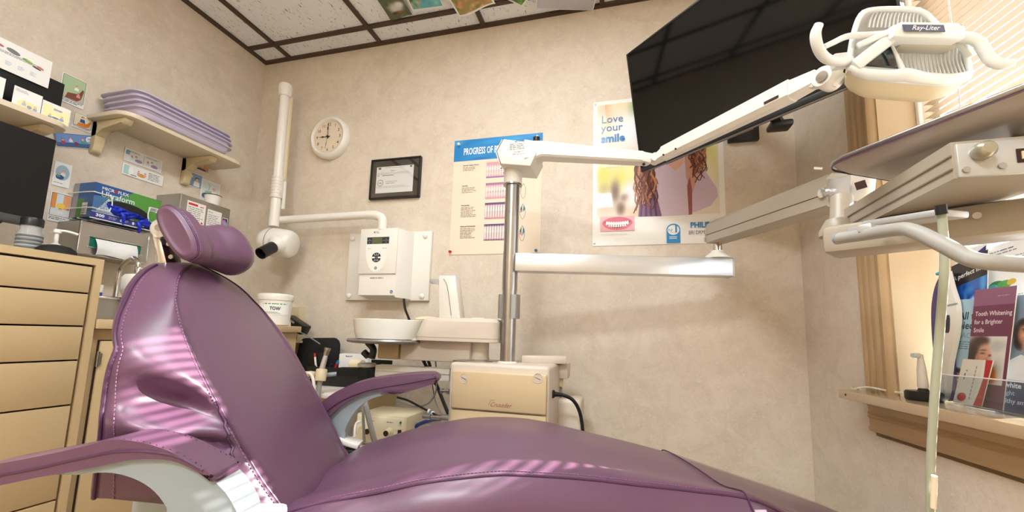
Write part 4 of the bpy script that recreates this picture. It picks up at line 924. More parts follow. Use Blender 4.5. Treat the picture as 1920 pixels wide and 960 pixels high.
# ================================================================== BACK-LEFT CORNER CLUTTER
tb = thing('wipes_tub', 'white wipes tub with green banded label behind chair back', 'tub', (-1.6, 1.62, .8405)); tcn = Vector((-1.597, 1.62, .8405))
part('body', MB().lathe([(0, 0), (.062, 0), (.068, .005), (.072, .118), (0, .118)], tcn, n=36), M_white, tb)
part('lid', MB().lathe([(0, .118), (.075, .118), (.076, .122), (.076, .142), (.073, .147), (.060, .150), (0, .150)], tcn, n=36), M_white, tb)
def curved_label(parent, c, r_, z0_, z1_, mid, half, paint_rows):
    for (za, zb, a0, a1, col) in paint_rows:
        A = Art(c, X, Z); 
        n_ = 8
        for i in range(n_):
            t0, t1 = mid+half*(a0+(a1-a0)*i/n_), mid+half*(a0+(a1-a0)*(i+1)/n_)
            o = len(A.v); rr_ = r_+.0004+.00005*len(parent.children)
            A.v += [c+Vector((rr_*math.cos(t0), rr_*math.sin(t0), za)), c+Vector((rr_*math.cos(t1), rr_*math.sin(t1), za)), c+Vector((rr_*math.cos(t1), rr_*math.sin(t1), zb)), c+Vector((rr_*math.cos(t0), rr_*math.sin(t0), zb))]
            A.f.append((o, o+1, o+2, o+3)); A.c.append(col)
        A.build(parent, 'label')
mid = math.atan2(-1.62, 1.597)
curved_label(tb, tcn, .071, 0, 0, mid, .9, [(.050, .112, -1, 1, (240, 240, 236)), (.098, .102, -.8, .8, (60, 150, 90)), (.060, .062, -.6, .2, (120, 124, 122)), (.055, .057, -.6, .4, (150, 154, 152))])
e1 = Vector((math.cos(mid+math.pi/2), math.sin(mid+math.pi/2), 0)); nn = Vector((math.cos(mid), math.sin(mid), 0))
A = Art(tcn+nn*.0735+Z*.072, e1, Z); A.text('TOW', -.022, 0, .022, (50, 60, 58), .02, xs=.8); A.build(tb, 'lettering')
pl = thing('wall_box', 'tan wall box in the back corner beside the wipes tub', 'box', (-1.73, YB-.02, .72))
part('casing', MB().box((-1.735, YB-.02, .83), (.15, .04, .226), bev=.004), M_tan, pl); part('side_strip', MB().box((-1.662, YB-.022, .83), (.006, .044, .23)), M_cream, pl)
ld = thing('corner_ledge', 'tan ledge below the black charger in back corner', 'shelf', (-1.62, 1.78, .70))
part('top', MB().box((-1.64, 1.83, aty(552, 640, 1.8).z), (.14, .12, .012)), M_tan, ld); part('bracket', MB().box((-1.64, 1.865, aty(552, 640, 1.8).z-.06), (.06, .05, .11)), M_tan, ld)
cg_ = thing('charger', 'black angled charger with label lying in the back corner', 'charger', tuple(aty(556, 615, 1.80)))
a = aty(540, 598, 1.79); b = aty(573, 620, 1.79); part('body', MB().bar(a, b, .06, .050, (0, 0, 1), .006), M_black, cg_)
nrm = Vector((0, -1, 0)); part('rating_label', MB().bar(a*.75+b*.25+nrm*.031+Z*.014, a*.4+b*.6+nrm*.031+Z*.014, .001, .010, (0, 0, 1)), mat('grey_label', (170, 170, 170), .5), cg_)
part('cable', MB().tube([aty(540, 618, 1.77), aty(560, 622, 1.74), aty(580, 632, 1.72), aty(600, 645, 1.72)], .003, n=8), mat('grey_cable', (130, 130, 132), .5), cg_)
sw = thing('swab_stick', 'white capped stick standing beside the wipes tub', 'stick', tuple(aty(542, 640, 1.66)))
part('stick', MB().cyl(aty(541, 650, 1.66), aty(541.5, 612, 1.66), .0075, .0070, 12), M_white, sw); part('cap', MB().cyl(aty(541.5, 613, 1.66), aty(541.5, 603, 1.66), .0085, .0085, 12), M_cream, sw)
og = thing('desk_organizer', 'black desk organizer holding pens and cards behind the chair', 'organizer', tuple(aty(620, 735, 1.72)))
P = []; 
bl1, br1 = aty(553, 700, 1.79), aty(634, 700, 1.79); zt1 = aty(590, 632, 1.79).z; zlow = .5765
Wd, Hd = br1.x-bl1.x, zt1-zlow
rr_ = .035; poly = [(0, 0), (Wd, 0), (Wd*.97, Hd-rr_)] + [(Wd*.97-rr_+rr_*math.cos(R(t)), Hd-rr_+rr_*math.sin(R(t))) for t in (15, 40, 65, 90)] + [(rr_+.01-rr_*math.sin(R(t)), Hd-rr_-.006+rr_*math.cos(R(t))) for t in (0, 25, 50, 75)] + [(0, Hd*.5)]
part('back_panel', MB().prism(poly, (bl1.x, 1.80, zlow), X, Z, .012, .003), M_blackm, og)
b0, b1 = aty(575, 700, 1.66), aty(702, 735, 1.66)
m = MB(); zt2 = aty(640, 690, 1.66).z
m.box(((b0.x+b1.x)/2, 1.66, (zlow+zt2)/2), (b1.x-b0.x, .006, zt2-zlow), bev=.002); m.box((b1.x-.003, 1.73, (zlow+zt2)/2), (.006, .14, zt2-zlow)); m.box((b0.x+.003, 1.73, (zlow+zt2)/2), (.006, .14, zt2-zlow)); m.box(((b0.x+b1.x)/2, 1.73, zlow+.003), (b1.x-b0.x, .14, .006)); m.box(((b0.x+b1.x)/2, 1.792, (zlow+zt2)/2+.01), (b1.x-b0.x, .006, zt2-zlow+.05))
part('tray', m, M_black, og)
a, b = aty(586, 662, 1.74), aty(603, 690, 1.74); part('pen_pocket', MB().box(((a.x+b.x)/2, 1.74, (a.z+b.z)/2), (b.x-a.x+.02, .03, a.z-b.z), bev=.003), M_black, og)
def pen(label, p0, p1, y, m1, m2):
    a = aty(*p0, y); b = aty(*p1, y); d = (b-a); t = thing('pen', label, 'pen', tuple(a), group='pens in the desk organizer')
    part('barrel', MB().cyl(a, a+d*.75, .005, n=10), m1, t); part('cap', MB().cyl(a+d*.75, b, .0055, .004, 10), m2, t)
pen('white pen with red stripe upright in the desk organizer', (593, 692), (590, 662), 1.715, M_white, M_red)
pen('red pen leaning by the white cards', (625, 698), (634, 676), 1.70, M_red, M_bluepin); pen('black pen leaning beside the red pen', (616, 700), (622, 682), 1.69, M_black, M_black)
cd = thing('card_stack', 'stack of white cards in the desk organizer', 'cards', tuple(aty(660, 690, 1.71)))
a, b = aty(634, 692, 1.71), aty(690, 666, 1.71)
for k in range(4): part('card', MB().box(((a.x+b.x)/2+.002*k, 1.712+.006*k, (a.z+b.z)/2-.012+.001*k), (b.x-a.x, .0015, b.z-a.z+.024)), M_paper, cd)
A = Art((a.x, 1.7112, b.z-.012), X, Z); A.text('Brush & F', .035, 0, .009, (60, 60, 70), .03); A.build(cd, 'lettering')
rl = thing('tape_roll', 'cream tape roll lying in front of the white cards', 'tape', tuple(aty(680, 692, 1.64)))
c0 = aty(670, 683, 1.67); part('roll', MB().cyl(c0-X*.02-Y*.01, c0+X*.04-Y*.02, .022, n=24), mat('cream_tape', (236, 222, 186), .6), rl); part('core', MB().cyl(c0+X*.04-Y*.02, c0+X*.042-Y*.021, .010, n=18), M_tan, rl)
# cart below
crt = thing('supply_cart', 'low beige cart with white top behind the far armrest', 'cart', (-1.15, 1.62, 0))
ztop = .566
part('top', MB().box((-1.235, 1.66, ztop), (.34, .42, .018), bev=.004), M_white, crt); part('body', MB().box((-1.235, 1.665, (ztop-.009+.40)/2), (.32, .40, ztop-.009-.40)), M_cab, crt); part('lower_deck', MB().box((-1.035, 1.63, .385), (.80, .48, .028), bev=.004), M_white, crt); 
part('pedestal', MB().box((-1.035, 1.60, .186), (.74, .40, .370)), M_cab, crt)
# ultrasonic scaler
p0, p1 = aty(672, 780, 1.44), aty(759, 812, 1.44)
us = thing('scaler_unit', 'cream ultrasonic scaler box with two knobs on the cart deck', 'device', (-.86, 1.52, .40)); zb1, zt1 = .400, aty(759, 783, 1.44).z
xl1, xr1 = aty(668, 790, 1.44).x, aty(762, 790, 1.44).x
part('housing', MB().box(((xl1+xr1)/2, 1.53, (zb1+zt1)/2+.004), (xr1-xl1, .18, zt1-zb1-.004), bev=.006), M_cream, us)
part('front_panel', MB().box(((xl1+xr1)/2, 1.4385, (zb1+zt1)/2+.004), (xr1-xl1-.014, .006, zt1-zb1-.018), bev=.003), mat('pale_panel', (226, 216, 190), .4), us)
for u in (.33, .70):
    c0 = Vector((xl1+(xr1-xl1)*u, 1.4355, (zb1+zt1)/2+.002)); k_ = part('knob', MB().lathe([(.017, 0), (.016, .010), (.013, .012), (.013, .024), (.011, .026), (0, .026)], c0, (0, -1, 0), 24), M_cream, us)
    part('knob_cap', MB().lathe([(0, .0262), (.010, .0262), (.010, .028), (0, .0285)], c0, (0, -1, 0), 20), M_black, k_)
part('rocker_switch', MB().box((xr1-.022, 1.434, (zb1+zt1)/2), (.013, .008, .026), bev=.0015), M_black, us); part('pilot_light', MB().cyl((xr1-.020, 1.436, zt1-.018), (xr1-.020, 1.432, zt1-.018), .004, n=12), M_teal, us)
A = Art((xl1, 1.4352, zb1), X, Z); A.greek((xr1-xl1)*.26, zt1-zb1-.022, .026, 1, .006, (100, 104, 160), 3, 0); A.greek((xr1-xl1)*.63, zt1-zb1-.022, .026, 1, .006, (100, 104, 160), 3, 0); A.greek(xr1-xl1-.05, .014, .035, 1, .005, (160, 150, 130), 3, 0)
A.build(us)

# ================================================================== DENTAL UNIT
yb0 = 1.38
bxl, bxr, bzt = aty(843, 690, yb0).x, aty(1030, 690, yb0).x, aty(935, 683, yb0).z
du = thing('dental_unit', 'beige dental unit box with steel mast and long swing bar', 'dental unit', ((bxl+bxr)/2, 1.50, 0))
part('cabinet', MB().box(((bxl+bxr)/2, yb0+.125, (bzt+.02)/2), (bxr-bxl, .25, bzt-.02), bev=.012, seg=3).box(((bxl+bxr)/2, yb0+.125, .015), (bxr-bxl-.04, .20, .03)), M_putty, du)
pxl, pxr, pzt, pzs = aty(850, 720, yb0).x, aty(1026, 720, yb0).x, aty(935, 698, yb0).z, aty(935, 772, yb0).z
fp = part('front_panel', MB().box(((pxl+pxr)/2, yb0-.006, (pzt+pzs)/2+.001), (pxr-pxl, .018, pzt-pzs-.002), bev=.005, seg=3), M_tan, du)
part('lower_panel', MB().box(((pxl+pxr)/2, yb0-.004, (pzs+.1)/2-.001), (pxr-pxl, .014, pzs-.1-.002), bev=.003), M_tan, du)
for px_ in (870, 1008.5):
    c_ = aty(px_, 709.5, yb0-.015)
    s_ = part('screw', MB().lathe([(.0125, -.002), (.0150, .001), (.0165, .001), (.0165, -.002)], c_, (0, -1, 0), 28, False).lathe([(0, .0005), (.0122, .0005), (.0122, -.004)], c_, (0, -1, 0), 28, False), M_putty, fp)
    part('screw_slot', MB().bar(c_+Vector((-.0095, -.0008, .004)), c_+Vector((.0095, -.0008, -.004)), .0006, .003, (0, 1, 0)), M_gap, du)
A = Art((pxl, yb0-.0150, pzs), X, Z); tpos = aty(918, 762, yb0-.015)
A.text('Crusader', tpos.x-pxl, tpos.z-pzs, .021, (150, 38, 52), -.004, .45, .92); A.line([(tpos.x-pxl-.004, tpos.z-pzs+.004), (tpos.x-pxl+.004, tpos.z-pzs+.020), (tpos.x-pxl+.018, tpos.z-pzs+.022)], .0011, (150, 38, 52))
A.build(du, 'lettering')
mb_ = aty(951.5, 676, 1.47); mtp = aty(961.5, 345, 1.47); mxx = (mb_.x+mtp.x)/2
part('mast', MB().cyl((mxx, 1.47, bzt-.002), (mxx, 1.47, mtp.z+.03), .0272, n=40), M_steel, du)
part('mast_foot', MB().lathe([(.034, 0), (.034, .004), (.029, .006), (.0, .006)], (mxx, 1.47, bzt), n=36), M_white, du)
zb_ = aty(955, 500, 1.47).z; m = MB().cyl((mxx, 1.47, aty(955, 545, 1.47).z), (mxx, 1.47, aty(957, 474, 1.47).z), .0285, n=40)
part('pivot_sleeve', m, M_steel, du)
z1_, z0_ = aty(955, 553, 1.47).z, aty(953, 597, 1.47).z
cl = MB()
def arc_ring(a0, a1, ro, ri, zz_, n=16): return [Vector((mxx+ro*math.cos(R(a0+(a1-a0)*k/n)), 1.47+ro*math.sin(R(a0+(a1-a0)*k/n)), zz_)) for k in range(n+1)] + [Vector((mxx+ri*math.cos(R(a1-(a1-a0)*k/n)), 1.47+ri*math.sin(R(a1-(a1-a0)*k/n)), zz_)) for k in range(n+1)]
cl.loft([arc_ring(-65, 250-20, .0405, .0272, z0_), arc_ring(-65, 250-20, .0405, .0272, z1_)])
part('clamp_collar', cl, mat('satin_collar', (166, 164, 156), .42, .85), du)
ba = aty(966, 495, 1.462); bb_ = aty(1368, 501, 1.635); ba.z = bb_.z = (ba.z+bb_.z)/2
part('swing_bar', MB().bar(ba, bb_, .055, .066, bev=.003), M_alu, du)
bd = (bb_-ba).normalized(); part('bar_end_cap', MB().bar(bb_-bd*.002, bb_+bd*.004, .057, .068, bev=.002), M_silverp, du)
pv = aty(1345, 480, 1.630); pv.z = bb_.z+.033
part('pivot_cone', MB().lathe([(.050, 0), (.048, .004), (.022, .026), (.022, .03), (0, .03)], pv, n=32), M_whitep, du)
part('pivot_neck', MB().lathe([(.017, .028), (.017, .055), (0, .055)], pv, n=24), M_chrome, du)
ck_ = MB(); 
part('side_valve', MB().lathe([(.010, 0), (.010, .010), (.006, .012), (.006, .026), (.009, .026), (.009, .034), (0, .034)], aty(841, 734, yb0+.03)+X*.004, (-1, 0, 0), 14), M_steel, du)
part('side_fitting', MB().lathe([(.012, 0), (.012, .03), (.007, .03), (.007, .07), (.010, .072), (.010, .10), (0, .10)], aty(842, 784, yb0+.04)+X*.004, (-1, -.1, 0), 14), M_steel, du)
# electrical and air lines left of the box
def hose(name, label, pxs, r_, m, cat='hose'):
    mb = MB().tube([aty(a, b, c) for a, b, c in pxs], r_, n=8); return solo(name, mb, m, label, cat, {'cable': 'cables around the unit box', 'hose': 'hoses around the unit box'}[cat])
hose('cable', 'grey looping cable between box and armrest tip', [(744, 752, 1.60), (775, 762, 1.60), (800, 758, 1.58), (815, 740, 1.56), (819, 715, 1.55), (818, 690, 1.60), (816, 672, 1.66)], .0035, mat('grey_cable', (130, 130, 132), .5), 'cable')
hose('cable', 'black cable with white tag running down to the unit box', [(745, 745, 1.62), (765, 751, 1.61), (790, 764, 1.58), (808, 773, 1.55), (822, 780, 1.50), (838, 781, 1.47)], .0045, M_rubber, 'cable')
tg = thing('cable_tag', 'white tag wrapped around the black cable', 'tag', tuple(aty(808, 773, 1.55))); part('wrap', MB().cyl(aty(804, 770.5, 1.553), aty(814, 776, 1.542), .0085, n=14), M_paper, tg); part('tag_text', MB().cyl(aty(807, 772, 1.5495), aty(811, 774, 1.5455), .0087, n=14), mat('tag_grey', (120, 130, 130), .6), tg)
hose('cable', 'thick black cable slanting down behind the armrest tip', [(802, 672, 1.66), (812, 705, 1.60), (824, 735, 1.55), (836, 765, 1.50), (842, 778, 1.48)], .007, M_rubber, 'cable')
hose('cable', 'thin grey cable hanging straight beside the black one', [(806, 690, 1.64), (812, 730, 1.62), (818, 757, 1.58), (830, 780, 1.52)], .003, mat('grey_cable', (130, 130, 132), .5), 'cable')
hose('hose', 'blue air hose curving into the brass fitting of the unit', [(772, 806, 1.52), (785, 796, 1.51), (800, 790, 1.49), (816, 786, 1.47), (826, 785, 1.46)], .0075, M_blue)
# suction separator to the right of the box
sp = thing('suction_unit', 'beige suction separator with spring behind the unit box', 'suction unit', tuple(Vector((-.25, 1.66, .0))))
a, b = aty(977, 682, 1.56), aty(1058, 668, 1.56); part('arm_cover', MB().bar((a.x, 1.56, (a.z+b.z)/2), (b.x, 1.60, (a.z+b.z)/2+.003), .07, .030, bev=.006), M_putty, sp)
a, b = aty(1032, 708, 1.62), aty(1066, 681, 1.62); part('valve_block', MB().box(((a.x+b.x)/2-.02, 1.64, (a.z+b.z)/2), (b.x-a.x+.04, .08, b.z-a.z), bev=.005).box(((a.x+b.x)/2-.02, 1.62, b.z+.008), (.06, .04, .03)), M_putty, sp)
c_ = aty(1048, 708, 1.63); part('spring_cap', MB().cyl((c_.x, 1.63, c_.z-.032), (c_.x, 1.63, c_.z+.004), .017, n=22), M_tan, sp)
zs_ = aty(1048, 722, 1.63).z; ze_ = aty(1048, 752, 1.63).z; m = MB().cyl((c_.x, 1.63, ze_-.02), (c_.x, 1.63, zs_+.004), .012, n=16)
for k in range(8): zz_ = ze_+(zs_-ze_)*(k+.5)/8; m.lathe([(.012, -.002), (.0165, 0), (.012, .002)], (c_.x, 1.63, zz_), n=20, cap=False)
part('spring', m, mat('spring_grey', (150, 146, 138), .5), sp)
a, b = aty(1030, 790, 1.60), aty(1090, 750, 1.60); part('canister', MB().box(((a.x+b.x)/2-.01, 1.66, (b.z+.02)/2), (b.x-a.x+.02, .13, b.z-.02), bev=.016, seg=3).box(((a.x+b.x)/2-.01, 1.66, .015), (.08, .08, .03)), M_putty, sp)
A = Art((aty(1034, 794, 1.594).x, 1.5945, aty(1034, 794, 1.594).z), X, Z); A.rect(0, 0, .013, .024, (236, 236, 230)); A.text('E', .003, .007, .012, (60, 60, 60), .04); A.build(sp, 'sticker')
hose('power_cord', 'black power cord arching from the right side of unit box', [(1028, 739, 1.46), (1040, 739, 1.46), (1056, 741, 1.47), (1074, 750, 1.48), (1086, 770, 1.49), (1092, 800, 1.50), (1094, 840, 1.50)], .0062, M_rubber, 'cable')
pg_ = thing('plug', 'black plug at the right side of the unit box', 'plug', tuple(aty(1034, 739, 1.46))); part('body', MB().bar(aty(1027, 738.5, 1.46), aty(1040, 739, 1.46), .026, .026, bev=.004), M_rubber, pg_); part('strain_relief', MB().cyl(aty(1040, 739, 1.46), aty(1053, 740, 1.467), .009, .0065, 14), M_rubber, pg_)

# ================================================================== CUSPIDOR
cs = thing('cuspidor', 'rinse basin with white bowl and tower spout on the unit box', 'cuspidor', (-.55, 1.50, bzt))
yc = 1.50
cA = aty(899, 675, yc); cB = aty(900, 636, yc)
part('column', MB().lathe([(.038, 0), (.0345, .02), (.034, cB.z-bzt+.01), (0, cB.z-bzt+.01)], (cA.x, yc, bzt+.001), n=36), M_putty, cs)
part('column_plate', MB().lathe([(0, 0), (.074, 0), (.074, .003), (.05, .006), (0, .006)], (cA.x-.02, yc-.02, bzt+.0005), n=40), M_steel, cs)
a, b = aty(752, 674, yc-.03), aty(884, 638, yc-.03); part('arm', MB().box(((a.x+b.x)/2, yc, (a.z+b.z)/2), (b.x-a.x, .085, b.z-a.z), bev=.006), M_putty, cs)
a2 = aty(708, 672, yc-.03); b2 = aty(750, 640, yc-.03); part('trap_block', MB().box(((a2.x+b2.x)/2, yc, (a2.z+b2.z)/2), (b2.x-a2.x, .075, b2.z-a2.z), bev=.008), M_cab, cs)
a, b = aty(771, 632, yc-.09), aty(930, 598, yc-.09)
rs = [rr_ring((a.x+b.x)/2+.012*k, yc-.0, (b.x-a.x)/2-.012*k*.6-i, .092-i, .05-i*.6, zq) for i, zq, k in ((.006, a.z-.012, 0), (.0, a.z-.010, 0), (0, a.z+.002, 0), (0, a.z+.003, 0), (.004, b.z-.012, 1), (.014, b.z-.001, 1), (.026, b.z+.002, 1))]
part('spout_housing', MB().loft(rs), M_putty, cs)
part('housing_seam', MB().loft([rr_ring((a.x+b.x)/2, yc, (b.x-a.x)/2+.0004, .0924, .05, a.z+.0015), rr_ring((a.x+b.x)/2, yc, (b.x-a.x)/2+.0004, .0924, .05, a.z+.0028)], cap=False), mat('seam_brown', (150, 134, 116), .6), cs)
bc = aty(731, 637, yc); bc.y = yc; br_ = (aty(790, 602, yc).x-aty(672, 602, yc).x)/2
hb = aty(731, 601, yc).z-bc.z
part('bowl', MB().lathe([(0, 0), (br_*.80, 0), (br_*.90, .004), (br_*.955, hb*.35), (br_, hb*.92), (br_+.001, hb), (br_-.006, hb+.002), (br_-.010, hb*.9), (br_*.85, hb*.25), (br_*.4, .012), (0, .008)], bc, n=56), mat('white_ceramic_bowl', (240, 240, 230), .25, coat=.4), cs)
part('ring_plate', MB().lathe([(0, -.014), (br_*1.02, -.014), (br_*1.12, -.010), (br_*1.145, -.004), (br_*1.12, .002), (br_*.9, .001), (0, .001)], bc, n=56), mat('grey_ring', (150, 144, 140), .35, .5), cs)
P_ = [Vector((0, 0, 0))]
tw0 = aty(829, 594, yc+.02); tw1 = aty(869, 594, yc+.02); tw2 = aty(860, 516, yc+.02); tw3 = aty(829, 518, yc+.02)
part('spout_tower', MB().prism([(0, 0), (tw1.x-tw0.x, 0), (tw2.x-tw0.x, tw2.z-tw0.z), (tw3.x-tw0.x+.004, tw2.z-tw0.z), (tw3.x-tw0.x-.0, tw2.z-tw0.z-.016), (0, tw2.z-tw0.z-.05)], (tw0.x, yc-.016, tw0.z-.006), X, Z, -.056, .004), M_whitep, cs)
s0 = aty(834, 526, yc-.005); s1 = aty(806, 522, yc-.005)
part('filler_spout', MB().prism([(0, .008), (s1.x-s0.x, .008), (s1.x-s0.x-.002, -.006), (s1.x-s0.x+.006, -.010), ((s1.x-s0.x)*.5, -.012), ((s1.x-s0.x)*.22, -.018), (0, -.030)], s0, X, Z, -.032, .003), M_silverp, cs)
part('spout_nozzle', MB().cyl(aty(810, 528, yc+.01), aty(810, 532, yc+.01), .0045, n=12), M_steel, cs)
part('tower_seam', MB().tube([aty(832, 523, yc-.018), aty(838, 535, yc-.0205), aty(842, 560, yc-.0205), aty(846, 592, yc-.0205)], .0008, n=6), M_gap, cs)
part('timer_button', MB().lathe([(0, 0), (.026, 0), (.026, .004), (.022, .007), (0, .0075)], (aty(897, 594, yc).x, yc, b.z-.001), n=32), M_white, cs)
lv = aty(785, 595, yc); part('splash_cover', MB().lathe([(0, 0), (.055, 0), (.05, .006), (.03, .012), (0, .014)], (lv.x+.022, yc+.04, b.z-.004), n=32), M_cream, cs)
part('bowl_clamp', MB().tube([aty(690, 642, yc+.02), aty(700, 655, yc+.02), aty(697, 672, yc+.02)], .014, n=12).tube([aty(682, 660, yc+.04), aty(690, 668, yc+.04)], .014, n=12, sub=1), mat('dark_grey_metal', (70, 74, 78), .35, .7), cs)
hose('hose', 'thin black hose dropping below the cuspidor arm', [(792, 668, 1.56), (798, 684, 1.57), (803, 690, 1.58)], .006, M_rubber)

# ================================================================== ASSISTANT ARM
aa = thing('assistant_arm', 'white rail and black pivot arm left of the unit box', 'arm', tuple(aty(760, 705, 1.55)))
a, b = aty(709, 698, 1.53), aty(842, 698, 1.53); h_ = aty(800, 687, 1.53).z-aty(800, 710, 1.53).z
part('rail', MB().bar((a.x, 1.53, (a.z+b.z)/2), (b.x+.012, 1.53, (a.z+b.z)/2), .05, h_, bev=.003).bar((a.x+.006, 1.503, (a.z+b.z)/2+h_*.08), (b.x+.012, 1.503, (a.z+b.z)/2+h_*.08), .006, .003), M_whitep, aa)
c0 = aty(687, 697, 1.51); c0b = aty(636, 697, 1.50)
part('pivot_block', MB().lathe([(0, -.026), (.036, -.026), (.036, .016), (0, .016)], c0, n=30).bar(c0b, c0+X*.04, .04, .036, bev=.003), M_blackm, aa)
part('pivot_cap', MB().lathe([(.022, .016), (.022, .020), (.036, .021), (.036, .032), (.032, .035), (0, .035)], c0, n=32), mat('grey_cap', (178, 172, 158), .4), aa)
ra, rb = aty(580, 706, 1.44), aty(640, 700, 1.50); part('rod', MB().cyl(ra, rb, .0085, n=14), M_grey, aa)
hc_ = aty(602, 703, 1.44); hd = (aty(608, 655, 1.45)-aty(597, 735, 1.43)).normalized()
part('instrument_holder', MB().lathe([(.016, -.024), (.021, -.022), (.021, .020), (.018, .024), (.012, .024)], hc_, hd, 20).bar(aty(578, 700, 1.43), aty(592, 702, 1.44), .02, .02, bev=.004), M_cream, aa)
hp = thing('suction_handpiece', 'silver and white suction handpiece in the holder by chair back', 'handpiece', tuple(hc_))
t0, t1 = hc_+hd*.020, aty(614, 655, 1.45)
d_ = (t1-t0); part('handle', MB().lathe([(.0105, -.03), (.0115, 0), (.0095, d_.length*.5), (.0085, d_.length*.7), (0, d_.length*.7)], t0, d_, 18), mat('pearl_metal', (206, 202, 196), .3, .4), hp)
part('tip', MB().lathe([(.0085, d_.length*.7), (.0100, d_.length*.74), (.0105, d_.length*.95), (.0125, d_.length*.97), (.0125, d_.length*1.06), (.0, d_.length*1.06)], t0, d_, 18), M_steel, hp)
hb_ = hc_-hd*.024; part('hose', MB().tube([hc_-hd*.01, aty(597, 735, 1.43), aty(594, 770, 1.42), aty(600, 830, 1.40)], .010, n=12), M_hose, hp)
hs_ = thing('saliva_ejector', 'white saliva ejector tip at the end of the assistant rod', 'ejector', tuple(aty(579, 700, 1.42)))
part('body', MB().tube([aty(573, 699, 1.42), aty(580, 700, 1.42), aty(585, 705, 1.42), aty(588, 716, 1.41), aty(590, 740, 1.40)], .006, n=10), M_white, hs_); part('collar', MB().bar(aty(571, 702, 1.42), aty(579, 702, 1.42), .016, .02, bev=.003), M_cream, hs_)
for lab, q in (('thick grey hose hanging behind the far armrest support', [(682, 735, 1.33), (686, 760, 1.325), (694, 795, 1.32), (703, 830, 1.31)]), ('thin grey hose hanging behind the far armrest support', [(680, 740, 1.35), (681, 780, 1.35), (683, 830, 1.34)])): hose('hose', lab, q, .0095 if 'thick' in lab else .005, M_hose)
hose('hose', 'white hose beside the scaler knobs', [(676, 790, 1.40), (668, 794, 1.40), (665, 810, 1.39), (665, 835, 1.38)], .0045, M_cordw)

# ================================================================== TELEVISION
tvBL = aty(1203, 323, 1.62); ta = R(45); tr_ = Vector((math.sin(ta), -math.cos(ta), 0)); tn = Vector((-math.cos(ta), -math.sin(ta), 0)); tu = (Z*math.cos(R(9.5))+tn*math.sin(R(9.5))).normalized(); tf = tr_.cross(tu)*-1
if tf.dot(tn) < 0: tf = -tf
TW, TH = .785, .47
tv = thing('television', 'large black wall television tilted above the window corner', 'television', tuple(tvBL+tr_*TW/2))
def tp_(u, v, d): return tvBL + tr_*u + tu*v + tf*d
TROT = Matrix((tr_, tf, tu)).transposed()
def tbox(mb, u0, u1, v0, v1, d0, d1, bev=0): return mb.box(tp_((u0+u1)/2, (v0+v1)/2, (d0+d1)/2), (u1-u0, d1-d0, v1-v0), TROT, bev)
part('screen', tbox(MB(), .006, TW-.006, .016, TH-.006, -.004, .0), M_blackg, tv)
part('bezel', tbox(tbox(tbox(tbox(MB(), 0, TW, 0, .016, -.012, .002, .001), 0, TW, TH-.006, TH, -.012, .002), 0, .006, .016, TH-.006, -.012, .002), TW-.006, TW, .016, TH-.006, -.012, .002), M_black, tv)
part('back_cover', tbox(tbox(MB(), 0, TW, .0, TH, -.026, -.004, .003), .10, TW-.10, .02, TH-.1, -.058, -.024, .010), M_black, tv)
part('bottom_trim', tbox(MB(), .0, TW, -.003, .001, -.010, -.003), mat('silver_trim', (150, 150, 150), .3, .8), tv)
m = MB()
for (u0, u1) in ((.10, .17), (.30, .42)): tbox(m, u0, u1, -.002, .004, -.023, -.020)
part('underside_label', m, mat('grey_print', (150, 140, 140), .5), tv)
m = MB()
for u in [.20+.008*k for k in range(22)]: tbox(m, u, u+.004, .008, .014, -.030, -.024)
part('speaker_slots', m, M_gap, tv)
mt = thing('tv_mount', 'black wall mount arm behind the television', 'mount', tuple(Vector((.45, 1.86, 1.45))))
ma = tp_(TW*.52, .06, -.060); mw = Vector((.50, YB-.012, 1.80))
part('wall_plate', MB().box((.50, YB-.011, 1.80), (.12, .022, .24), bev=.003), M_black, mt); part('arm', MB().bar(ma+Z*.16-tf*.03, mw, .05, .05, bev=.004), M_black, mt); part('head_bracket', MB().bar(ma-tf*.014, ma+tu*.22-tf*.014, .024, .20, tr_, .003), M_black, mt)
kb_ = aty(1462, 236, 1.55); part('knuckle', MB().bar(kb_-X*.035, kb_+X*.035, .06, .022, bev=.008).bar(kb_+Z*.005, ma+Z*.1, .03, .02), M_black, mt)

# ================================================================== OPERATING LIGHT
ol = thing('operating_light', 'white dental operating light on folding arm over the chair', 'dental light', (mxx, 1.47, mtp.z))
yh = 1.40
hp_ = [(941, 260), (1003, 267), (1006, 286), (994, 311), (936, 307), (928, 284)]
P = [aty(a, b, yh) for a, b in hp_]; o_ = P[0].copy()
part('mount_head', MB().prism([(p.x-o_.x, p.z-o_.z) for p in P], o_, X, Z, -.13, .004), M_whitep, ol)
m = MB(); Pc = [p+Vector((-.0, 0, 0)) for p in P]
part('head_seam', MB().tube([P[0]+Vector((.006, -.0006, 0)), P[5]+Vector((.007, -.0006, 0)), P[4]+Vector((.006, -.0006, 0))], .0012, n=6, sub=1), M_gap, ol)
A = Art((P[5].x, yh-.0006, P[4].z), X, Z)
q0 = aty(955, 268, yh); 
A.text('IMPORTANT', q0.x-P[5].x+.02, q0.z-P[4].z, .0072, (110, 106, 100), .03); A.greek(q0.x-P[5].x+.002, q0.z-P[4].z-.008, .066, 4, .0064, (120, 116, 110), 2, .1); A.text('SUITABLE FOR', q0.x-P[5].x+.018, q0.z-P[4].z-.040, .0068, (110, 106, 100), .02); A.text('DRY LOCATIONS', q0.x-P[5].x+.014, q0.z-P[4].z-.048, .0068, (110, 106, 100), .02)
A.build(ol, 'printed_notice')
for a, b in ((940, 315), (945, 324), (982, 315), (985, 326)):
    p = atz(a, b, P[4].z-.001); part('screw', MB().cyl(p, p-Z*.002, .003, n=10), M_gap, ol)
part('neck', MB().lathe([(.033, 0), (.0345, .004), (.036, .07), (0, .07)], (mxx, 1.47, mtp.z-.004), n=36), M_whitep, ol)
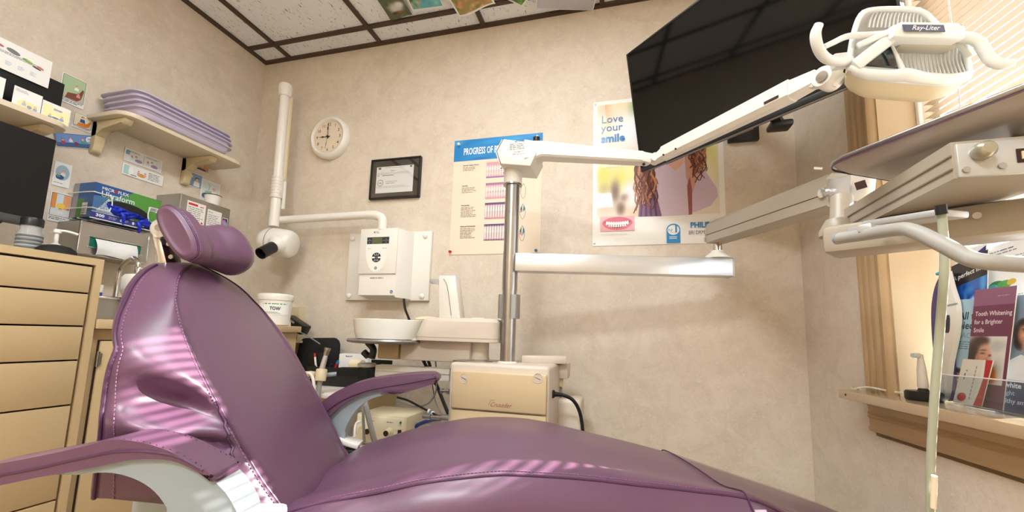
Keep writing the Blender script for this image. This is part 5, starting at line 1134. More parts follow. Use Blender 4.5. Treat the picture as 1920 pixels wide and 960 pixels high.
part('mast_ring', MB().lathe([(.028, -.002), (.0355, 0), (.0355, .005), (.0, .006)], (mxx, 1.47, mtp.z-.008), n=36), M_steel, ol)
part('knob', MB().cyl(aty(1006, 265, 1.45), aty(1006, 258, 1.45), .013, n=18), M_black, ol)
# arm 1
a0t, a0b, a1t, a1b = aty(1003, 271, 1.44), aty(1003, 301, 1.44), aty(1205, 287, 1.425), aty(1212, 308, 1.425)
def ring4(t, b, wd, up=True):
    d = Vector((0, wd/2, 0)); c = .006
    return [t-d+Vector((0, c, 0)), t+d-Vector((0, c, 0)), t+d-Vector((0, 0, c)), b+d+Vector((0, 0, c)), b+d-Vector((0, c, 0)), b-d+Vector((0, c, 0)), b-d+Vector((0, 0, c)), t-d-Vector((0, 0, c))]
part('fixed_arm', MB().loft([ring4(a0t+X*-.03+Z*.004, a0b-X*.03-Z*.012, .09), ring4(a0t, a0b-Z*.008, .075), ring4(a0t+X*.03, a0b+X*.03+Z*.004, .062), ring4(a1t, a1b, .046), ring4(a1t+X*.014-Z*.008, a1b+X*.014+Z*.006, .04)]), M_whitep, ol)
kn = pt(1228, 298, 1.36); part('elbow_joint', MB().bar(aty(1206, 293, 1.42), kn, .026, .030, bev=.003).cyl(kn-Y*.02, kn+Y*.02, .014, n=20), M_whitep, ol)
part('elbow_pin', MB().cyl(aty(1207, 308, 1.395), aty(1207, 308, 1.41), .005, n=12), M_gap, ol)
# arm 2: sprung arm toward the window
s0_, s1_ = pt(1231, 296, 1.355), pt(1512, 158, .93); sd2 = (s1_-s0_).normalized(); sup = (Z - sd2*Z.dot(sd2)).normalized(); ssd = sd2.cross(sup)
def ring_arm(c, wd, h, ch=.010):
    a, b = wd/2, h/2; pts = [(-a+ch*.4, b), (a-ch*.4, b), (a, b-ch*.4), (a, -b+ch), (a-ch, -b), (-a+ch, -b), (-a, -b+ch), (-a, b-ch*.4)]
    return [c+ssd*x_+sup*y_ for x_, y_ in pts]
part('spring_arm', MB().loft([ring_arm(s0_+sd2*.035, .036, .044), ring_arm(s1_-sd2*.03, .040, .048)]), M_whitep, ol)
part('arm_lower_yoke', MB().loft([ring_arm(s0_-sd2*.006-sup*.006, .024, .026, .005), ring_arm(s0_+sd2*.034, .034, .034, .006)]), M_whitep, ol)
part('arm_upper_yoke', MB().loft([ring_arm(s1_-sd2*.032, .036, .042, .006), ring_arm(s1_+sd2*.025, .030, .034, .006)]), M_whitep, ol)
side = -ssd if (-ssd).dot(fwd) < 0 else ssd
part('arm_slot', MB().bar(s1_-sd2*.085+side*.0205-sup*.008, s1_-sd2*.050+side*.0205-sup*.008, .002, .006, sup), M_gap, ol)
for l in (.05, .10): part('rivet', MB().cyl(s0_+sd2*l+side*.0165-sup*.012, s0_+sd2*l+side*.0200-sup*.012, .003, n=10), M_gap, ol)
jc_ = pt(1572, 140, .86); part('head_joint', MB().bar(s1_+sd2*.012, jc_, .024, .034, sup, .004).lathe([(.020, -.022), (.022, -.018), (.022, .018), (.020, .022), (0, .022)], pt(1552, 148, .875), side, 24), M_whitep, ol)
jd = part('joint_disc', MB().lathe([(0, .0225), (.011, .0225), (.011, .024), (0, .0245)], pt(1553, 149, .872), side, 22), mat('bronze_cap', (150, 136, 122), .35, .7), ol)
# lamp head
ZL = .80
def hl(px, py, dz=0.0): return pt(px, py, ZL+dz)
OUT = [(1592, 128), (1594, 100), (1602, 58), (1614, 28), (1634, 19), (1680, 17), (1722, 20), (1742, 32), (1762, 52), (1788, 62), (1806, 92), (1817, 130), (1812, 148), (1770, 157), (1720, 154), (1668, 150), (1626, 144)]
OUTS = [tuple(v.xy) for v in spline([Vector((a, b, 0)) for a, b in OUT+[OUT[0]]], 3)][:-1]
ctr = (1705, 92)
def ringo(k, dz, sh=0): return [hl(ctr[0]+(a-ctr[0])*k, ctr[1]+sh+(b-ctr[1]-0)*k) + Vector((math.sin(.25), math.cos(.25), 0))*dz for a, b in OUTS]
part('back_shell', MB().loft([ringo(.985, .004), ringo(1.0, .02), ringo(.97, .06), ringo(.82, .095), ringo(.5, .115), ringo(.02, .12)], cap=False), M_cream, ol, 'cream back shell')
lh = part('reflector', MB().loft([ringo(.975, .0035), ringo(.93, .030), ringo(.75, .055), ringo(.45, .07), ringo(.01, .075)], cap=False), M_reflect, ol, 'ribbed silver reflector')
rim_ = MB().tube([hl(a, b, .002) for a, b in OUTS+[OUTS[0]]], .005, n=10, sub=1)
part('rim', rim_, M_lightw, ol)
def bar_path(pts, wpx, dz, dep): # flat cast bar following picture points
    m = MB(); Ps = [hl(a, b, dz) for a, b in pts]; r_ = wpx/2/F_PX*ZL; return m.tube(Ps, r_, n=12, sub=5, flat=1)
part('lower_band', MB().tube([hl(1590, 127, -.002), hl(1622, 138, -.006), hl(1668, 142, -.010), hl(1698, 140, -.016), hl(1730, 146, -.012), hl(1775, 148, -.008), hl(1816, 141, -.002)], .0095, n=14, sub=5, radii=[.006, .0095, .0105, .0115, .0105, .0095, .007]), M_lightw, ol)
def cast_bar(a, b, wpx, dz0, dz1, dep, bev=.003):
    A0, B0 = hl(*a, dz0), hl(*b, dz1); return MB().bar(A0, B0, dep, wpx/F_PX*ZL, upv, bev)
part('crossbar', cast_bar((1660, 67), (1793, 70), 24, -.022, -.022, .036, .005).bar(hl(1672, 56, -.012), hl(1782, 58, -.012), .036, .010, upv, .003), M_lightw, ol)
part('bulb_shield', MB().bar(hl(1676, 86, -.004), hl(1780, 88, -.004), .026, .016, upv, .003), mat('shaded_housing', (186, 182, 168), .4), ol)
pa, pb2 = hl(1691, 59, -.0425), hl(1771, 60, -.0425)
pex = (pb2-pa).normalized(); pey = (upv - pex*upv.dot(pex)).normalized(); L_ = (pb2-pa).length
part('name_plate', MB().prism([(.004, 0), (L_, 0), (L_-.003, .012), (0, .012)], pa+pex*.0, pex, pey, .0015), mat('slate_plate', (92, 98, 124), .3, .4), ol)
A = Art(pa+pex.cross(pey)*.0016, pex, pey); A.text('Ray-Liter', .016, .0024, .0118, (238, 238, 240), .012, .3, 1.15); A.build(ol, 'lettering')
part('side_frame', cast_bar((1672, 70), (1600, 126), 22, -.020, -.004, .020, .004).bar(hl(1664, 62, -.024), hl(1606, 88, -.004), .014, .012, upv, .003), M_lightw, ol)
tri = [hl(1668, 84, .0), hl(1692, 126, -.002), hl(1618, 120, .004)]
m = MB(); m.add(tri + [p+Vector((0, .006, 0)) for p in tri], [(0, 1, 2), (5, 4, 3), (0, 3, 4, 1), (1, 4, 5, 2), (2, 5, 3, 0)]); part('mirror_panel', m, M_mirror, ol)
part('ridge', MB().tube([hl(1670, 80, -.012), hl(1681, 104, -.012), hl(1696, 140, -.014)], .0032, n=10, radii=[.002, .003, .0055]), M_lightw, ol)
m = MB()
for k in range(15): x_ = 1634+7.2*k; m.tube([hl(x_+4-.25*k, 23+.006*k*k, .004), hl(x_-1, 36, .008), hl(x_-5+.4*k, 52, .010)], .0016, n=6, sub=3)
part('rib', m, M_lightw, lh)
m = MB()
for k in range(16):
    x_ = 1694+7.4*k; m.tube([hl(x_-2, 86, .006), hl(x_-4-.0*k, 112, .008), hl(x_+3-1.4*(8-k)*.2, 138, .004)], .0016, n=6, sub=3)
part('rib', m, M_lightw, lh)
# handles
part('left_handle', MB().tube([hl(1535, 46, -.03), hl(1529, 66, -.028), hl(1535, 92, -.022), hl(1550, 110, -.014), hl(1574, 116, -.006), hl(1594, 114, .0)], .008, n=14, radii=[.0075, .0092, .0092, .0088, .0085, .008]).tube([hl(1545, 88, -.02), hl(1562, 80, -.016), hl(1590, 68, -.014), hl(1630, 66, -.014), hl(1664, 64, -.016)], .0052, n=12, radii=[.005, .0052, .0056, .0060, .0066]), M_lightw, ol)
part('right_handle', MB().tube([hl(1786, 68, -.018), hl(1812, 70, -.024), hl(1834, 78, -.03), hl(1846, 96, -.034), hl(1858, 113, -.038), hl(1880, 121, -.044), hl(1902, 117, -.05)], .008, n=14, radii=[.0095, .0098, .0094, .0094, .0096, .0092, .006]), M_lightw, ol)
part('handle_arm', MB().bar(hl(1796, 78, -.01), hl(1822, 104, -.01), .012, .010, upv, .003), M_lightw, ol)
part('yoke', MB().bar(hl(1560, 122, .01), hl(1598, 116, .006), .016, .020, upv, .004).bar(hl(1562, 108, .01), hl(1598, 104, .006), .012, .012, upv, .003), M_lightw, ol)
part('yoke_screw', MB().cyl(hl(1591, 138, -.006), hl(1591, 138, .004), .0045, n=14), M_steel, ol)
part('tension_rod', MB().bar(hl(1584, 138, .02), hl(1564, 162, .03), .004, .006, upv), M_whitep, ol)

# ================================================================== INSTRUMENT DELIVERY ARM AND TRAY
dl = thing('instrument_delivery_arm', 'taupe delivery arm with control head in the right foreground', 'delivery arm', tuple(pv+Z*.055))
pa0 = pv+Z*.065
q1 = pt(1588, 352, .97); q0 = Vector((pa0.x, pa0.y, pa0.z+.035)); ad = (q1-q0).normalized(); q0 = q0-ad*.02
aup = (Z-ad*Z.dot(ad)).normalized(); asd = ad.cross(aup)
def aring(c, wd, h, ch=.014): return [c+asd*x_+aup*y_ for x_, y_ in ((-wd/2+ch, h/2), (wd/2-ch, h/2), (wd/2, h/2-ch), (wd/2, -h/2+.003), (wd/2-.003, -h/2), (-wd/2+.003, -h/2), (-wd/2, -h/2+.003), (-wd/2, h/2-ch))]
part('upper_arm', MB().loft([aring(q0-ad*.012-aup*.004, .055, .055), aring(q0+ad*.01, .066, .082), aring(q1-ad*.02, .066, .082)]), M_taupe, dl)
sidea = asd if asd.dot(fwd) < 0 else -asd
part('arm_groove', MB().bar(q0+ad*.01+sidea*.0335-aup*.010, q1-ad*.02+sidea*.0335-aup*.010, .0012, .0012, aup), M_gap, dl)
part('hose_bundle', MB().tube([pv+Z*.04+X*.006, pv+Z*.06+Vector((.006, -.012, 0)), pv+Z*.085+Vector((.008, -.008, 0))], .007, n=10), mat('orange_tube', (190, 110, 40), .3, coat=.4), dl).name = 'tubing'
part('arm_pin', MB().cyl(q0+sidea*.034-aup*.026, q0+sidea*.038-aup*.026, .008, n=16), M_chrome, dl)
part('arm_bolt', MB().lathe([(0, .004), (.012, .003), (.013, 0), (.013, -.01), (0, -.01)], q1-ad*.028+sidea*.036-aup*.006, sidea, 22), M_chrome, dl)
kb1 = pt(1600, 366, .92); part('knuckle', MB().bar(q1-ad*.03, pt(1618, 352, .90), .050, .058, aup, .004), M_alu, dl)
part('knuckle_slot', MB().bar(pt(1604, 350, .872), pt(1624, 344, .862), .004, .016, aup), M_gap, dl)
lo0, lo1 = pt(1552, 455, .80), pt(1960, 408, .60)
lo0.z = lo1.z = (lo0.z+lo1.z)/2
part('pivot_post', MB().cyl(pt(1578, 372, .88), Vector((pt(1574, 440, .84).x, pt(1574, 440, .84).y, lo0.z)), .020, n=24).lathe([(.034, 0), (.034, .012), (.022, .034), (0, .034)], Vector((pt(1574, 440, .84).x, pt(1574, 440, .84).y, lo0.z+.025)), n=28), M_taupe, dl)
part('lower_arm', MB().bar(lo0+Vector((-.0, 0, 0)), lo1, .08, .052, bev=.010), M_taupe, dl)
part('lower_arm_screw', MB().cyl(pt(1832, 404, .615), pt(1832, 404, .64), .005, n=14), M_steel, dl)
# control head: long body whose left face runs away from the camera
cL0 = pt(1582, 390, .84); cL1 = pt(1790, 345, .545); cL0.z = cL1.z = (cL0.z+cL1.z)/2
hd_ = (cL1-cL0).normalized(); ha = Vector((hd_.y*-1, hd_.x, 0)); 
if ha.x < 0: ha = -ha
cR = cL1 + ha*.14; hh = .054
cn_ = [cL0, cL1, cR, cL0+ha*.10]
m = MB(); m.loft([[p-Z*(hh/2-.004)+(0 if True else 0)*X for p in cn_], [p-Z*(hh/2-.010) for p in cn_], [p+Z*(hh/2-.010) for p in cn_], [p+Z*(hh/2)+Vector((0, 0, 0)) for p in cn_]])
chh = part('control_head', m, M_taupe, dl)
m = MB()
for dz_ in (.008, -.010): m.bar(cL0+Z*dz_-ha*.0006, cL1+Z*dz_-ha*.0006, .002, .0022)
part('head_grooves', m, mat('groove_brown', (120, 106, 94), .6), dl)
fr0 = cL1+hd_*.001; part('end_panel', MB().bar(fr0+ha*.003, cR+hd_*.001-ha*.003, .006, hh-.008, bev=.002), M_silverp, dl)
kp = fr0+ha*.026+Z*.008; part('knob', MB().lathe([(.0105, 0), (.0115, .004), (.0105, .014), (.007, .018), (0, .019)], kp+hd_*.003, hd_, 24), mat('champagne_knob', (172, 166, 146), .3, .6), dl)
part('slot_socket', MB().bar(fr0+ha*.062+hd_*.003, cR+hd_*.003-ha*.012, .003, .018), M_gap, dl); part('slot_insert', MB().bar(fr0+ha*.066+hd_*.005, cR+hd_*.005-ha*.016, .003, .010), M_cream, dl)
for u_, v_ in ((.010, -.014), (.046, -.012)): part('panel_screw', MB().cyl(fr0+ha*u_+Z*v_+hd_*.003, fr0+ha*u_+Z*v_+hd_*.006, .004, n=12), M_steel, dl)
part('underside_bracket', MB().bar(pt(1640, 422, .68), pt(1790, 400, .57), .05, .010, bev=.003).bar(pt(1600, 436, .70), pt(1680, 424, .64), .03, .012, bev=.003), M_silverp, dl)
hdl = thing('handle_tube', 'grey bent tube handle under the delivery control head', 'handle', tuple(pt(1700, 430, .56)))
part('tube', MB().tube([pt(1572, 447, .66), pt(1620, 440, .62), pt(1684, 430, .56), pt(1715, 434, .535), pt(1770, 460, .50), pt(1812, 482, .48), pt(1850, 491, .465), pt(1960, 498, .45)], .0092, n=16), M_hose, hdl); 
part('end_cap', MB().cyl(pt(1570, 447.5, .662), pt(1574, 447, .658), .0096, n=18), M_grey, hdl); part('mount_clip', MB().bar(pt(1612, 432, .625), pt(1640, 426, .61), .022, .012, bev=.003), M_silverp, hdl)
hz = thing('hanging_hose', 'pale green hose hanging down in the right foreground', 'hose', tuple(pt(1768, 400, .56)))
part('tube', MB().tube([pt(1764, 385, .55), pt(1768, 430, .55), pt(1771, 500, .55), pt(1762, 620, .56), pt(1751, 760, .57), pt(1745, 880, .58), pt(1744, 985, .59)], .0050, n=14), M_hoseg, hz)
part('connector', MB().cyl(pt(1763, 384, .548), pt(1766, 402, .548), .0062, n=16), M_black, hz); part('white_tip', MB().cyl(pt(1752, 892, .570), pt(1750, 952, .575), .0035, n=12), M_ivory, hz)
# tray
trz = 1.14; tA = atz(1541, 320, trz); tB = atz(1930, 172, trz); td_ = (tB-tA); Lt = td_.length; td_.normalize(); tq = Vector((-td_.y, td_.x, 0)); 
if tq.x < 0: tq = -tq
it = thing('bracket_tray', 'oval steel bracket tray above the delivery control head', 'tray', tuple(tA+td_*.16+tq*.1))
def trring(ins, zz_):
    P = []; a0, a1, b0_, b1_ = -.0+ins, .34-ins, 0+ins, .235-ins; r_ = .085-ins*.6
    for (cx_, cy_, s_) in ((a1-r_, b1_-r_, 0), (a0+r_*.45, b1_-r_*.45, 90), (a0+r_*.45, b0_+r_*.45, 180), (a1-r_, b0_+r_, 270)):
        rr2 = r_ if cx_ > .1 else r_*.45
        for k in range(8): P.append(tA+td_*(cx_+rr2*math.cos(R(s_+90*k/7)))+tq*(cy_+rr2*math.sin(R(s_+90*k/7)))+Z*zz_)
    return P
part('pan', MB().loft([trring(.050, -.012), trring(.034, -.0125), trring(.016, -.006), trring(.004, .004), trring(0, .008), trring(.0, .010), trring(.006, .008), trring(.02, -.004), trring(.036, -.009), trring(.05, -.009)]), mat('tray_underside', (182, 172, 162), .38, .35), it)
part('rolled_rim', MB().tube(trring(.0, .009)+trring(.0, .009)[:1], .0042, n=10, sub=1), M_steel, it)
part('rim_reflection', MB().loft([trring(-.001, .002), trring(-.0015, .004), trring(-.0015, .0065), trring(-.001, .007)], cap=False), mat('plum_reflection', (92, 68, 78), .5), it)  # purple reflection in the metal rim, painted as a dark plum band
part('corner_stud', MB().cyl(pt(1526, 316, tA.length and .752), pt(1542, 317, .745), .004, n=12), M_chrome, it)
part('stem', MB().cyl(tA+td_*.2+tq*.12-Z*.012, tA+td_*.2+tq*.12-Z*.062, .014, n=20), M_taupe, it)

# ================================================================== WINDOW SILL
SZ = SILL_T+.0006
def wv(px, py, off): return atw(px, py, off)
ctp = thing('toothbrush_charger', 'black charger base with white brush handle on window sill', 'charger', tuple(wl(.545, 0, SZ)))
cb = wl(.545, .0, SZ)
part('base', MB().lathe([(0, 0), (.036, 0), (.038, .003), (.038, .020), (.034, .024), (0, .024)], cb, n=32), M_black, ctp)
part('post', MB().lathe([(0, .024), (.012, .024), (.010, .030), (0, .030)], cb, n=20), M_black, ctp)
part('brush_neck', MB().lathe([(.010, .031), (.0115, .036), (.0095, .08), (.0065, .105), (.0060, .118), (0, .119)], cb, n=20), M_white, ctp)
hdv = (-WD*.3-X*.9).normalized(); hdd = Vector((-.95, -.3, 0)).normalized(); hb2 = cb+Z*.115
part('brush_head', MB().cyl(hb2+hdd*.002, hb2+hdd*.014, .0065, n=16), M_white, ctp)
part('bristles', MB().cyl(hb2+hdd*.014, hb2+hdd*.022, .0058, n=14), mat('pale_bristles', (206, 226, 232), .7), ctp)
part('cord', MB().tube([wl(.51, .0, SZ+.012), wl(.455, -.012, SZ+.010), wl(.395, -.03, SZ+.014), wl(.365, -.035, SZ+.010), wl(.350, -.045, SZ+.004)], .0028, n=8), M_cordw, ctp, 'white cord')
cp = part('cord_plug', MB().bar(wl(.357, -.042, SZ+.004), wl(.338, -.048, SZ+.004), .008, .007, bev=.001), M_cream, ctp, 'beige plug')
part('screw', MB().cyl(wl(.345, -.046, SZ+.0075), wl(.345, -.046, SZ+.0085), .0022, n=8), M_gap, cp)
# white display stand shaped like a brush handle
ds = thing('brush_display', 'white and violet curved toothbrush display standing by brochures', 'display', tuple(atz(1775, 745, SZ)))
O0 = .030
def poly_on(off, pxs): return [wv(a, b, off) for a, b in pxs]
def slab(pxs, off, th):
    P = [tuple(v.xy) for v in spline([Vector((a, b, 0)) for a, b in pxs], 4)]
    f = poly_on(off, P); b = [p+WN*th for p in f]; return MB().loft([f, b])
part('violet_back', slab([(1764, 512), (1752, 540), (1746, 580), (1748, 640), (1756, 700), (1766, 742), (1790, 744), (1788, 640), (1786, 560), (1780, 512)], O0+.012, .01), mat('violet_gloss', (70, 62, 110), .25, coat=.4), ds)
bd_ = part('brush_body', slab([(1775, 508), (1783, 540), (1793, 575), (1792, 620), (1780, 680), (1772, 744), (1758, 744), (1760, 680), (1766, 600), (1770, 540)], O0, .012), M_white, ds)
part('seam_ring', slab([(1774, 572), (1793, 568), (1793, 571), (1774, 575)], O0-.001, .001), M_grey, bd_); part('power_button', slab([(1770, 595), (1779, 592), (1778, 622), (1769, 622)], O0-.002, .002), mat('dark_button', (60, 60, 66), .4), bd_)
part('blue_tip', MB().cyl(wv(1757, 514, O0), wv(1765, 511, O0), .004, n=14), mat('aqua_bristle', (70, 170, 200), .5), ds)
# brochures
def brochure(name, label, px, off, paint, th=.002):
    """px: top-left, top-right, bottom-right, bottom-left of the sheet on a plane parallel to the window wall"""
    tl, tr2, br2, bl2 = [wv(a, b, off) for a, b in px]
    t = thing(name, label, 'brochure', tuple(bl2), group='brochures in the rack on the window sill'); ex = (br2-bl2); W = ex.length; ex.normalize(); ey = tl-bl2; H = ey.length; ey.normalize()
    f = [bl2, bl2+ex*W, bl2+ex*W+ey*H, bl2+ey*H]
    part('sheet', MB().loft([f, [p+WN*th for p in f]]), M_paper, t)
    A = Art(bl2, ex, ey); A.n = -WN; paint(A, W, H); A.build(t, m=M_inkg)
def face(A, u, v, s, skin, hair, smile=True, hside=-1):
    q = 2.4; h_ = lambda x, y, a, b, c, p=2.5: (.5+x/q/2, .5+y/q/2, a/q/2, b/q/2, c, p)
    dk = tuple(max(0, c-26) for c in skin); lt = tuple(min(255, c+14) for c in skin)
    B = [h_(hside*.15, .14, .98, 1.16, hair), h_(hside*.5, -.7, .5, .7, hair), h_(0, -1.0, .34, .5, dk), h_(0, -.02, .72, .94, skin, 3), h_(-.26, -.16, .26, .22, lt, 1.2), h_(.30, -.16, .22, .20, lt, 1.2), h_(hside*.1, .86, .66, .30, hair)]
    for k in (-.30, .30): B += [h_(k, .17, .14, .06, (52, 36, 32), 1.5), h_(k, .34, .19, .045, hair, 1.5)]
    B += [h_(.03, -.10, .10, .09, dk, 1.3), h_(.02, -.44, .34, .17, (168, 66, 66), 2), h_(.02, -.42, .28, .09, (246, 244, 240), 2)]
    bgc = A.bg if hasattr(A, 'bg') else (150, 180, 196)
    A.field(u-q*s, v-q*s, 2*q*s, 2*q*s, 44, 44, bgc, B, mask=lambda x, y: min((((x-b[0])/b[2])**2+((y-b[1])/b[3])**2) for b in B[:7]) < 1.0)
def p_white(A, W, H): A.rect(0, 0, W, H, (236, 236, 236)); A.greek(W*.1, H*.93, W*.7, 2, H*.028, (110, 110, 116), 2); A.greek(W*.1, H*.84, W*.8, 4, H*.022, (150, 150, 156), 4); A.ell(W*.35, H*.60, W*.14, H*.04, (60, 130, 80)); A.ell(W*.5, H*.59, W*.14, H*.04, (90, 160, 80)); A.ell(W*.62, H*.60, W*.08, H*.03, (210, 180, 60)); A.ell(W*.28, H*.58, W*.1, H*.03, (90, 170, 180)); A.greek(W*.1, H*.48, W*.8, 4, H*.02, (150, 150, 156), 6)
def p_wave(A, W, H):
    A.rect(0, 0, W, H, (44, 38, 40)); A.text('A perfect fit', W*.06, H*.86, H*.055, (226, 222, 218), .02)
    A.field(0, 0, W, H*.80, 36, 44, lambda x, y: (30, 74, 164) if y < .9 else (44, 96, 180), rblobs(60, 4, [(30, 70, 160), (50, 120, 200), (90, 160, 216), (24, 54, 140), (60, 140, 206)], .04, .12, 1.2)+[(.05+.065*k, .74+.06*math.sin(k*.9), .035, .035, (214, 236, 244), 1.5) for k in range(15)])
def p_doc(A, W, H): A.rect(0, 0, W, H, (232, 234, 240)); A.text('d', W*.5, H*.9, H*.05, (60, 60, 80)); A.poly([(W*.55, H*.5), (W*.98, H*.5), (W*.98, H*.97), (W*.55, H*.84)], (46, 50, 120))
def p_pieces(A, W, H):
    A.rect(0, 0, W, H, (158, 190, 206)); A.text('All the', W*.10, H*.80, H*.105, (36, 44, 66), .02, xs=.9); A.text('pieces', W*.14, H*.705, H*.105, (36, 44, 66), .02, xs=.9); A.text('PLACE', W*.08, H*.615, H*.075, (110, 140, 160), 0, xs=.9)
    A.greek(W*.08, H*.57, W*.6, 4, H*.022, (90, 120, 140), 3); face(A, W*.40, H*.22, W*.24, (180, 124, 100), (52, 38, 36)); A.rect(0, 0, W, H*.06, (40, 40, 70))
def p_maroon(A, W, H):
    A.rect(0, 0, W, H, (112, 50, 84)); A.rect(0, H*.86, W, H*.14, (140, 90, 120)); A.greek(W*.58, H*.93, W*.3, 1, H*.014, (210, 190, 204), 3)
    A.text('Tooth Whitening', W*.07, H*.775, H*.054, (232, 220, 228), .012, xs=.80); A.text('for a Brighter', W*.07, H*.705, H*.054, (232, 220, 228), .012, xs=.80); A.text('Smile', W*.07, H*.635, H*.054, (232, 220, 228), .012, xs=.80)
    A.field(0, H*.20, W*.92, H*.40, 40, 44, (226, 224, 222), [(.78, .8, .22, .12, (196, 200, 202), 2), (.85, .35, .1, .2, (206, 208, 210), 1.5),
        (.14, .50, .26, .52, (66, 44, 40), 2.5), (.34, .90, .22, .12, (72, 50, 44), 2.5), (.06, .10, .16, .14, (200, 150, 124), 2), (.36, .30, .20, .22, (204, 148, 120), 2.5), (.44, .55, .20, .30, (214, 162, 134), 3), (.62, .46, .06, .06, (210, 156, 128), 2), (.26, .52, .06, .10, (196, 140, 114), 2),
        (.40, .64, .07, .020, (74, 50, 44), 1.5), (.41, .71, .09, .015, (92, 64, 54), 1.5), (.60, .60, .04, .022, (80, 54, 48), 1.5), (.52, .50, .03, .05, (188, 130, 106), 1.5), (.55, .38, .09, .045, (164, 76, 74), 2), (.555, .385, .07, .022, (244, 240, 236), 2),
        (.50, .10, .34, .10, (228, 132, 48), 2.5), (.70, .20, .12, .16, (226, 128, 44), 2), (.66, .30, .07, .10, (208, 154, 126), 2)])
def p_leaf(A, W, H):
    A.rect(0, 0, W, H, (232, 230, 222)); A.poly([(W*.72, 0), (W*.80, H*.3), (W*.84, H*.65), (W*.78, H), (W, H), (W, 0)], (190, 24, 40)); A.poly([(W*.6, 0), (W*.74, H*.4), (W*.72, H), (W*.78, H), (W*.84, H*.6), (W*.72, 0)], (240, 238, 234))
    A.ell(W*.26, H*.15, W*.16, H*.10, (196, 40, 56), 20)
    for k in range(9): A.rect(W*.52, H*(.12+.085*k), W*.035, H*.06, (150, 150, 150))
    A.rect(W*.18, H*.55, W*.04, H*.14, (90, 90, 110)); A.ell(W*.24, H*.75, W*.03, H*.02, (130, 170, 80), 8)
def p_right(A, W, H):
    A.rect(0, 0, W, H, (130, 150, 170)); face(A, W*.62, H*.68, W*.34, (206, 150, 124), (56, 40, 38)); A.poly([(0, H*.28), (W*.2, H*.44), (W*.5, H*.5), (W, H*.46), (W, H*.28)], (226, 230, 234)); A.rect(0, 0, W, H*.28, (34, 58, 104))
    A.text('a white', W*.05, H*.215, H*.060, (226, 230, 240), .03); A.text('bright', W*.05, H*.15, H*.055, (160, 180, 210), .02); A.text('healthy smile', W*.0, H*.08, H*.055, (200, 210, 228), .02)
brochure('brochure', 'white printed sheets standing at the back of the brochure rack', ((1840, 470), (1945, 450), (1930, 640), (1825, 650)), .075, p_white)
brochure('brochure', 'blue cornered pale leaflet behind the blue wave card', ((1792, 474), (1850, 458), (1846, 560), (1788, 570)), .068, p_doc)
brochure('brochure', 'dark card with blue wavy picture, left rear of the rack', ((1784, 500), (1850, 482), (1848, 700), (1780, 712)), .058, p_wave)
brochure('brochure', 'light blue brochure reading All the pieces, left of the rack', ((1798, 562), (1838, 553), (1822, 752), (1770, 742)), .046, p_pieces)
brochure('brochure', 'navy brochure with smiling woman at right edge of rack', ((1890, 555), (1965, 530), (1940, 782), (1866, 768)), .044, p_right)
brochure('brochure', 'maroon tooth whitening brochure in the middle of the rack', ((1829, 544), (1913, 531), (1880, 770), (1806, 757)), .034, p_maroon)
brochure('brochure', 'small white and red leaflet low in front of the maroon brochure', ((1806, 673), (1854, 674), (1840, 763), (1787, 754)), .022, p_leaf)
rkx = thing('brochure_rack', 'clear acrylic brochure rack standing on the window sill', 'rack', tuple(wl(.75, .03, SZ)))
m = MB(); fl = [wv(1756, 700, .010), wv(1930, 718, .010)]
zt = fl[0].z
s_a, s_b = (wv(1757, 760, .010)-WP).dot(WD), (wv(1980, 760, .010)-WP).dot(WD)
wbox(m, s_a, s_b, .008, .011, SZ+.003, zt, .001); wbox(m, s_a, s_b, .008, .098, SZ, SZ+.003); wbox(m, s_a, s_a+.003, .008, .098, SZ+.003, zt); wbox(m, s_b-.003, s_b, .008, .098, SZ+.003, zt); wbox(m, s_a, s_b, .095, .098, SZ+.003, SZ+.26)
part('tray', m, M_clear, rkx)
part('lip_edge', MB().tube([wl(s_a+.014, .0075, zt+.05), wl(s_a+.011, .0075, zt+.012), wl(s_a+.024, .0075, zt), wl((s_a+s_b)/2, .0075, zt), wl(s_b-.02, .0075, zt)], .0016, n=8), mat('bright_edge', (240, 240, 248), .1, coat=.5), rkx)

# ================================================================== DENTAL CHAIR (local axes: u forward to the feet, v away from the camera, w up)
PHI = R(20); CO = Vector((-.70, .89, 0))
dc_ = thing('dental_chair', 'purple upholstered dental chair with grey armrest supports', 'dental chair', tuple(CO), PHI)
CU = Vector((math.cos(PHI), math.sin(PHI), 0)); CV = Vector((-math.sin(PHI), math.cos(PHI), 0))
def cham(px, py, lat):
    d = ray(px, py); q = (CO+CV*lat-EYE).dot(CV)/d.dot(CV); p = EYE+d*q-CO; return Vector((p.dot(CU), lat, p.z))
def hz_(u): return smooth_interp(u, [(-.25, .44), (-.05, .462), (0, .474), (.08, .518), (.2, .553), (.32, .580), (.42, .588), (.54, .582), (.70, .549), (.92, .500), (1.07, .455), (1.2, .416), (1.34, .374), (1.5, .325)])
def hn_(u): return smooth_interp(u, [(-.25, .44), (-.05, .462), (0, .477), (.08, .498), (.17, .516), (.27, .537), (.41, .553), (.49, .551), (.6, .544), (.71, .532), (.83, .519), (.96, .500), (1.07, .452), (1.2, .412), (1.34, .370), (1.5, .322)])
def wd_(u): return interp(u, [(-.3, .88), (0, .94), (.35, 1.0), (.7, 1.0), (1.0, .97), (1.3, .9), (1.5, .78)])
